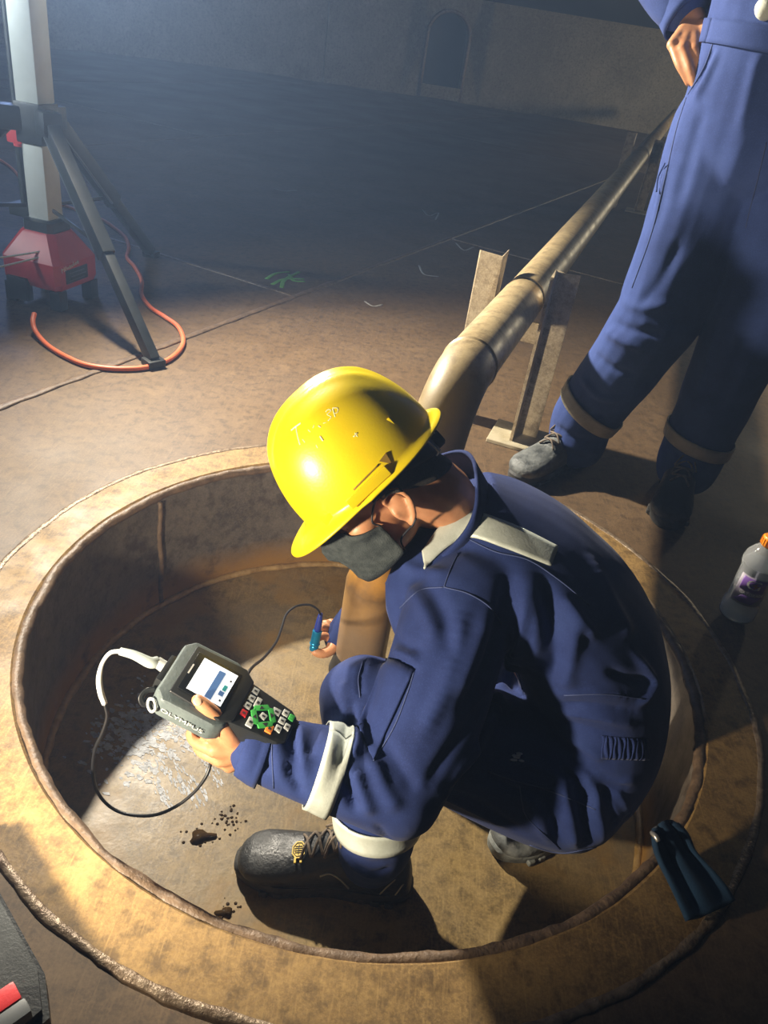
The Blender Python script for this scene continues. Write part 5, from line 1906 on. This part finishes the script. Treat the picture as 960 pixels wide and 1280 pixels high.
g += [limb([hd_o + MH2 @ A(-.03, 0, -.06), nb2, A(.62, 1.86, 1.30)], [.06, .06, .10], 16, 4),
      limb([A(.62, 1.86, 1.32), A(.62, 1.84, 1.1), A(.635, 1.80, .88)], [.10, .10, .10], 16, 3),
      limb([nb2, Rs2, Re2, Wh], [.05, .05, .04, .027], 14, 4), limb([nb2, Ls2, Le2, Lw2], [.05, .05, .04, .027], 14, 4),
      limb([Rh2, Rk2, Ra2], [.085, .06, .04], 14, 4), limb([Lh2, Lk2, La2], [.085, .06, .04], 14, 4)]
X_, F_, E_ = voxel_union(g, .0034, 3)
B2 = Skin(X_, F_, E_)
body2 = mk('body', X_, F_, M_skin, man2)
def T2(z, dx, rx, ry): return (A(.63, 1.80, 0) + dx * fw * -1 + A(0, 0, z), (rx, ry))
tp = [T2(.74, 0, .06, .09), T2(.80, 0, .115, .150), T2(.90, 0, .122, .165), T2(1.0, .015, .122, .172), T2(1.06, .02, .128, .178), T2(1.2, .04, .135, .19), T2(1.32, .05, .12, .20), T2(1.39, .055, .09, .16), T2(1.43, .055, .065, .09)]
sl_end = Wh + nrm(Re2 - Wh) * .030
g = [tube([p for p, r in tp], [r for p, r in tp], 30, 5, ref=lat),
     limb([Rh2 + A(0, 0, .02), (Rh2 + Rk2) / 2 + A(.006, 0, 0), Rk2], [.114, .108, .096], 20, 6),
     limb([Rk2, (Rk2 + Ra2) / 2 + A(-.004, .008, 0), Ra2 + A(0, 0, .06), Ra2 - A(0, 0, .01)], [.098, .090, .084, .080], 20, 6),
     limb([Lh2 + A(0, 0, .02), (Lh2 + Lk2) / 2, Lk2], [.122, .112, .094], 20, 6),
     limb([Lk2, (Lk2 + La2) / 2 + A(.004, .008, 0), La2 + A(0, 0, .06), La2 - A(0, 0, .01)], [.094, .088, .082, .080], 20, 6),
     limb([Rs2 + (nb2 - Rs2) * .3, Rs2, (Rs2 + Re2) / 2, Re2], [.085, .080, .072, .066], 18, 5),
     limb([Re2, Re2 * .5 + sl_end * .5, sl_end * .85 + Re2 * .15], [.066, .062, .058], 18, 5),
     limb([Ls2 + (nb2 - Ls2) * .3, Ls2, (Ls2 + Le2) / 2, Le2], [.085, .080, .072, .066], 18, 5),
     limb([Le2, Le2 * .5 + Lw2 * .5, Lw2 * .85 + Le2 * .15], [.066, .058, .05], 18, 5)]
X_, F_, E_ = voxel_union(g, .0062, 9, .5)
C2 = Skin(X_, F_, E_)
undulate(C2, .0032, 9)
C2.build()
for p_, d_, w_ in [([(760, 398), (785, 412), (830, 418)], -.006, .010), ([(752, 412), (775, 425), (812, 440)], .006, .010), ([(770, 372), (800, 385), (845, 380)], .005, .012),
                   ([(740, 440), (765, 460), (800, 470)], -.005, .010), ([(725, 470), (748, 495), (775, 500)], .007, .010), ([(712, 490), (730, 515), (760, 520)], -.004, .008),
                   ([(892, 58), (878, 90), (862, 118)], -.006, .006), ([(900, 62), (884, 96), (866, 130)], .006, .008),
                   ([(935, 150), (915, 220), (880, 300), (850, 350)], .005, .020), ([(880, 130), (862, 190), (845, 260)], -.004, .018), ([(950, 60), (938, 110), (925, 170)], .004, .012),
                   ([(835, 200), (826, 240), (818, 280)], .004, .008), ([(850, 300), (825, 350), (800, 385)], -.004, .014), ([(930, 285), (905, 340), (880, 400)], .004, .012),
                   ([(690, 530), (720, 548), (758, 552)], -.006, .009), ([(692, 548), (722, 562), (752, 566)], .006, .009), ([(840, 400), (820, 440), (790, 480)], .005, .016),
                   ([(905, 380), (890, 440), (870, 500)], .006, .014), ([(940, 400), (915, 470), (890, 520)], -.005, .014), ([(835, 560), (860, 585), (885, 585)], .005, .009)]:
    C2.fold(p_, d_ * 1.2, w_)
C2.X = smooth(C2.X, C2.E, 1, .3)
C2.build()
cov2 = mk('coverall', C2.X, C2.F, M_faded, man2)
def band2(c, ax, w_, nm, m, lift=.0024, rmax=.2):
    v, f = sheet(ring_band(C2, c, ax, w_, lift, rmax=rmax))
    return mk(nm, v, f, m, cov2)
band2(atz(733, 519, .165) * 0 + Ra2 + (Rk2 - Ra2) * .24, Rk2 - Ra2 + A(.10, 0, 0), .036, 'trouser_tape', M_tape2)
band2(La2 + (Lk2 - La2) * .20, Lk2 - La2 + A(.06, .03, 0), .036, 'trouser_tape', M_tape2)
# waistband
v, f = sheet(ring_band(C2, A(.63, 1.80, 1.02) - fw * .015, A(.04, .0, 1), .040, .0028, n=80, rmax=.19))
mk('waistband', v, f, M_faded, cov2)
# open sleeve end standing off the wrist
ax = nrm(Re2 - Wh); s_ = nrm(np.cross(ax, A(0, 0, 1))); u_ = np.cross(ax, s_)
G = np.array([[Wh + ax * (.010 + .055 * h_) + (s_ * math.cos(t) + u_ * math.sin(t)) * (.056 - .002 * math.sin(3 * t) - .004 * h_) for t in np.linspace(0, 2 * math.pi, 41)] for h_ in np.linspace(0, 1, 5)])
v, f = sheet(G, .0015)
mk('cuff', v, f, M_faded, cov2)
for pts in ([(892, 52), (880, 84), (860, 118)], [(958, 178), (948, 220), (938, 260), (932, 285)], [(905, 45), (930, 40), (955, 38)], [(858, 122), (846, 160), (832, 220), (815, 290), (790, 360)]):
    seam(C2, pts, cov2)
v, f = tube([C2.hit(*p, .006) if C2.hit(*p) is not None else atd(p[0], p[1], 1.75) for p in ((834, 205), (826, 222), (824, 240))], .0018, 6, 5)
mk('pocket_loop', v, f, M_faded, cov2)
# boots
b1 = boot(man2, A(.428, 1.868, 0), frame(nrm(A(-.70, -.71, 0)), A(0, 0, 1)), M_boot_dusty, M_sole, 'grey dusty right boot')
b2 = boot(man2, A(.742, 1.795, 0), frame(nrm(A(-.32, -.95, 0)), A(0, 0, 1)), M_boot, M_sole)
helmet(man2, MH2, hd_o)
v, f = tube([nb2 + A(.075 * math.cos(t), .075 * math.sin(t), -.01) for t in np.linspace(0, 2 * math.pi, 25)], .014, 8, 1)
mk('collar', v, f, M_faded, cov2)
# pale roll held in his left hand at the belt
v, f = limb([atd(958, 10, 1.40), atd(985, -10, 1.405), atd(1040, -48, 1.41)], [.020, .024, .025], 18, 4)
M_roll = mat('pale_cloth', (.55, .57, .48), (.66, .68, .58), 40, .75, None, 0, .2, 200)
tag(mk('glove_roll', v, f, M_roll), 'pale rolled end held at the standing worker\'s belt', 'roll')

# ================================================================== haze in the tank air
hz, nt, b, N_, L_ = new_mat('tank_haze')
nt.nodes.remove(b)
vs = nt.nodes.new('ShaderNodeVolumeScatter')
vs.inputs['Color'].default_value = (.38, .58, 1.0, 1)
vs.inputs['Density'].default_value = .024
vs.inputs['Anisotropy'].default_value = .35
nt.links.new(vs.outputs[0], nt.nodes['Material Output'].inputs['Volume'])
v, f = box((1.2, 5.0, .80), (20, 18, 2.36))
tag(mk('haze', v, f, hz, smooth=False), 'thin bluish haze hanging in the tank air', 'haze', kind='stuff')
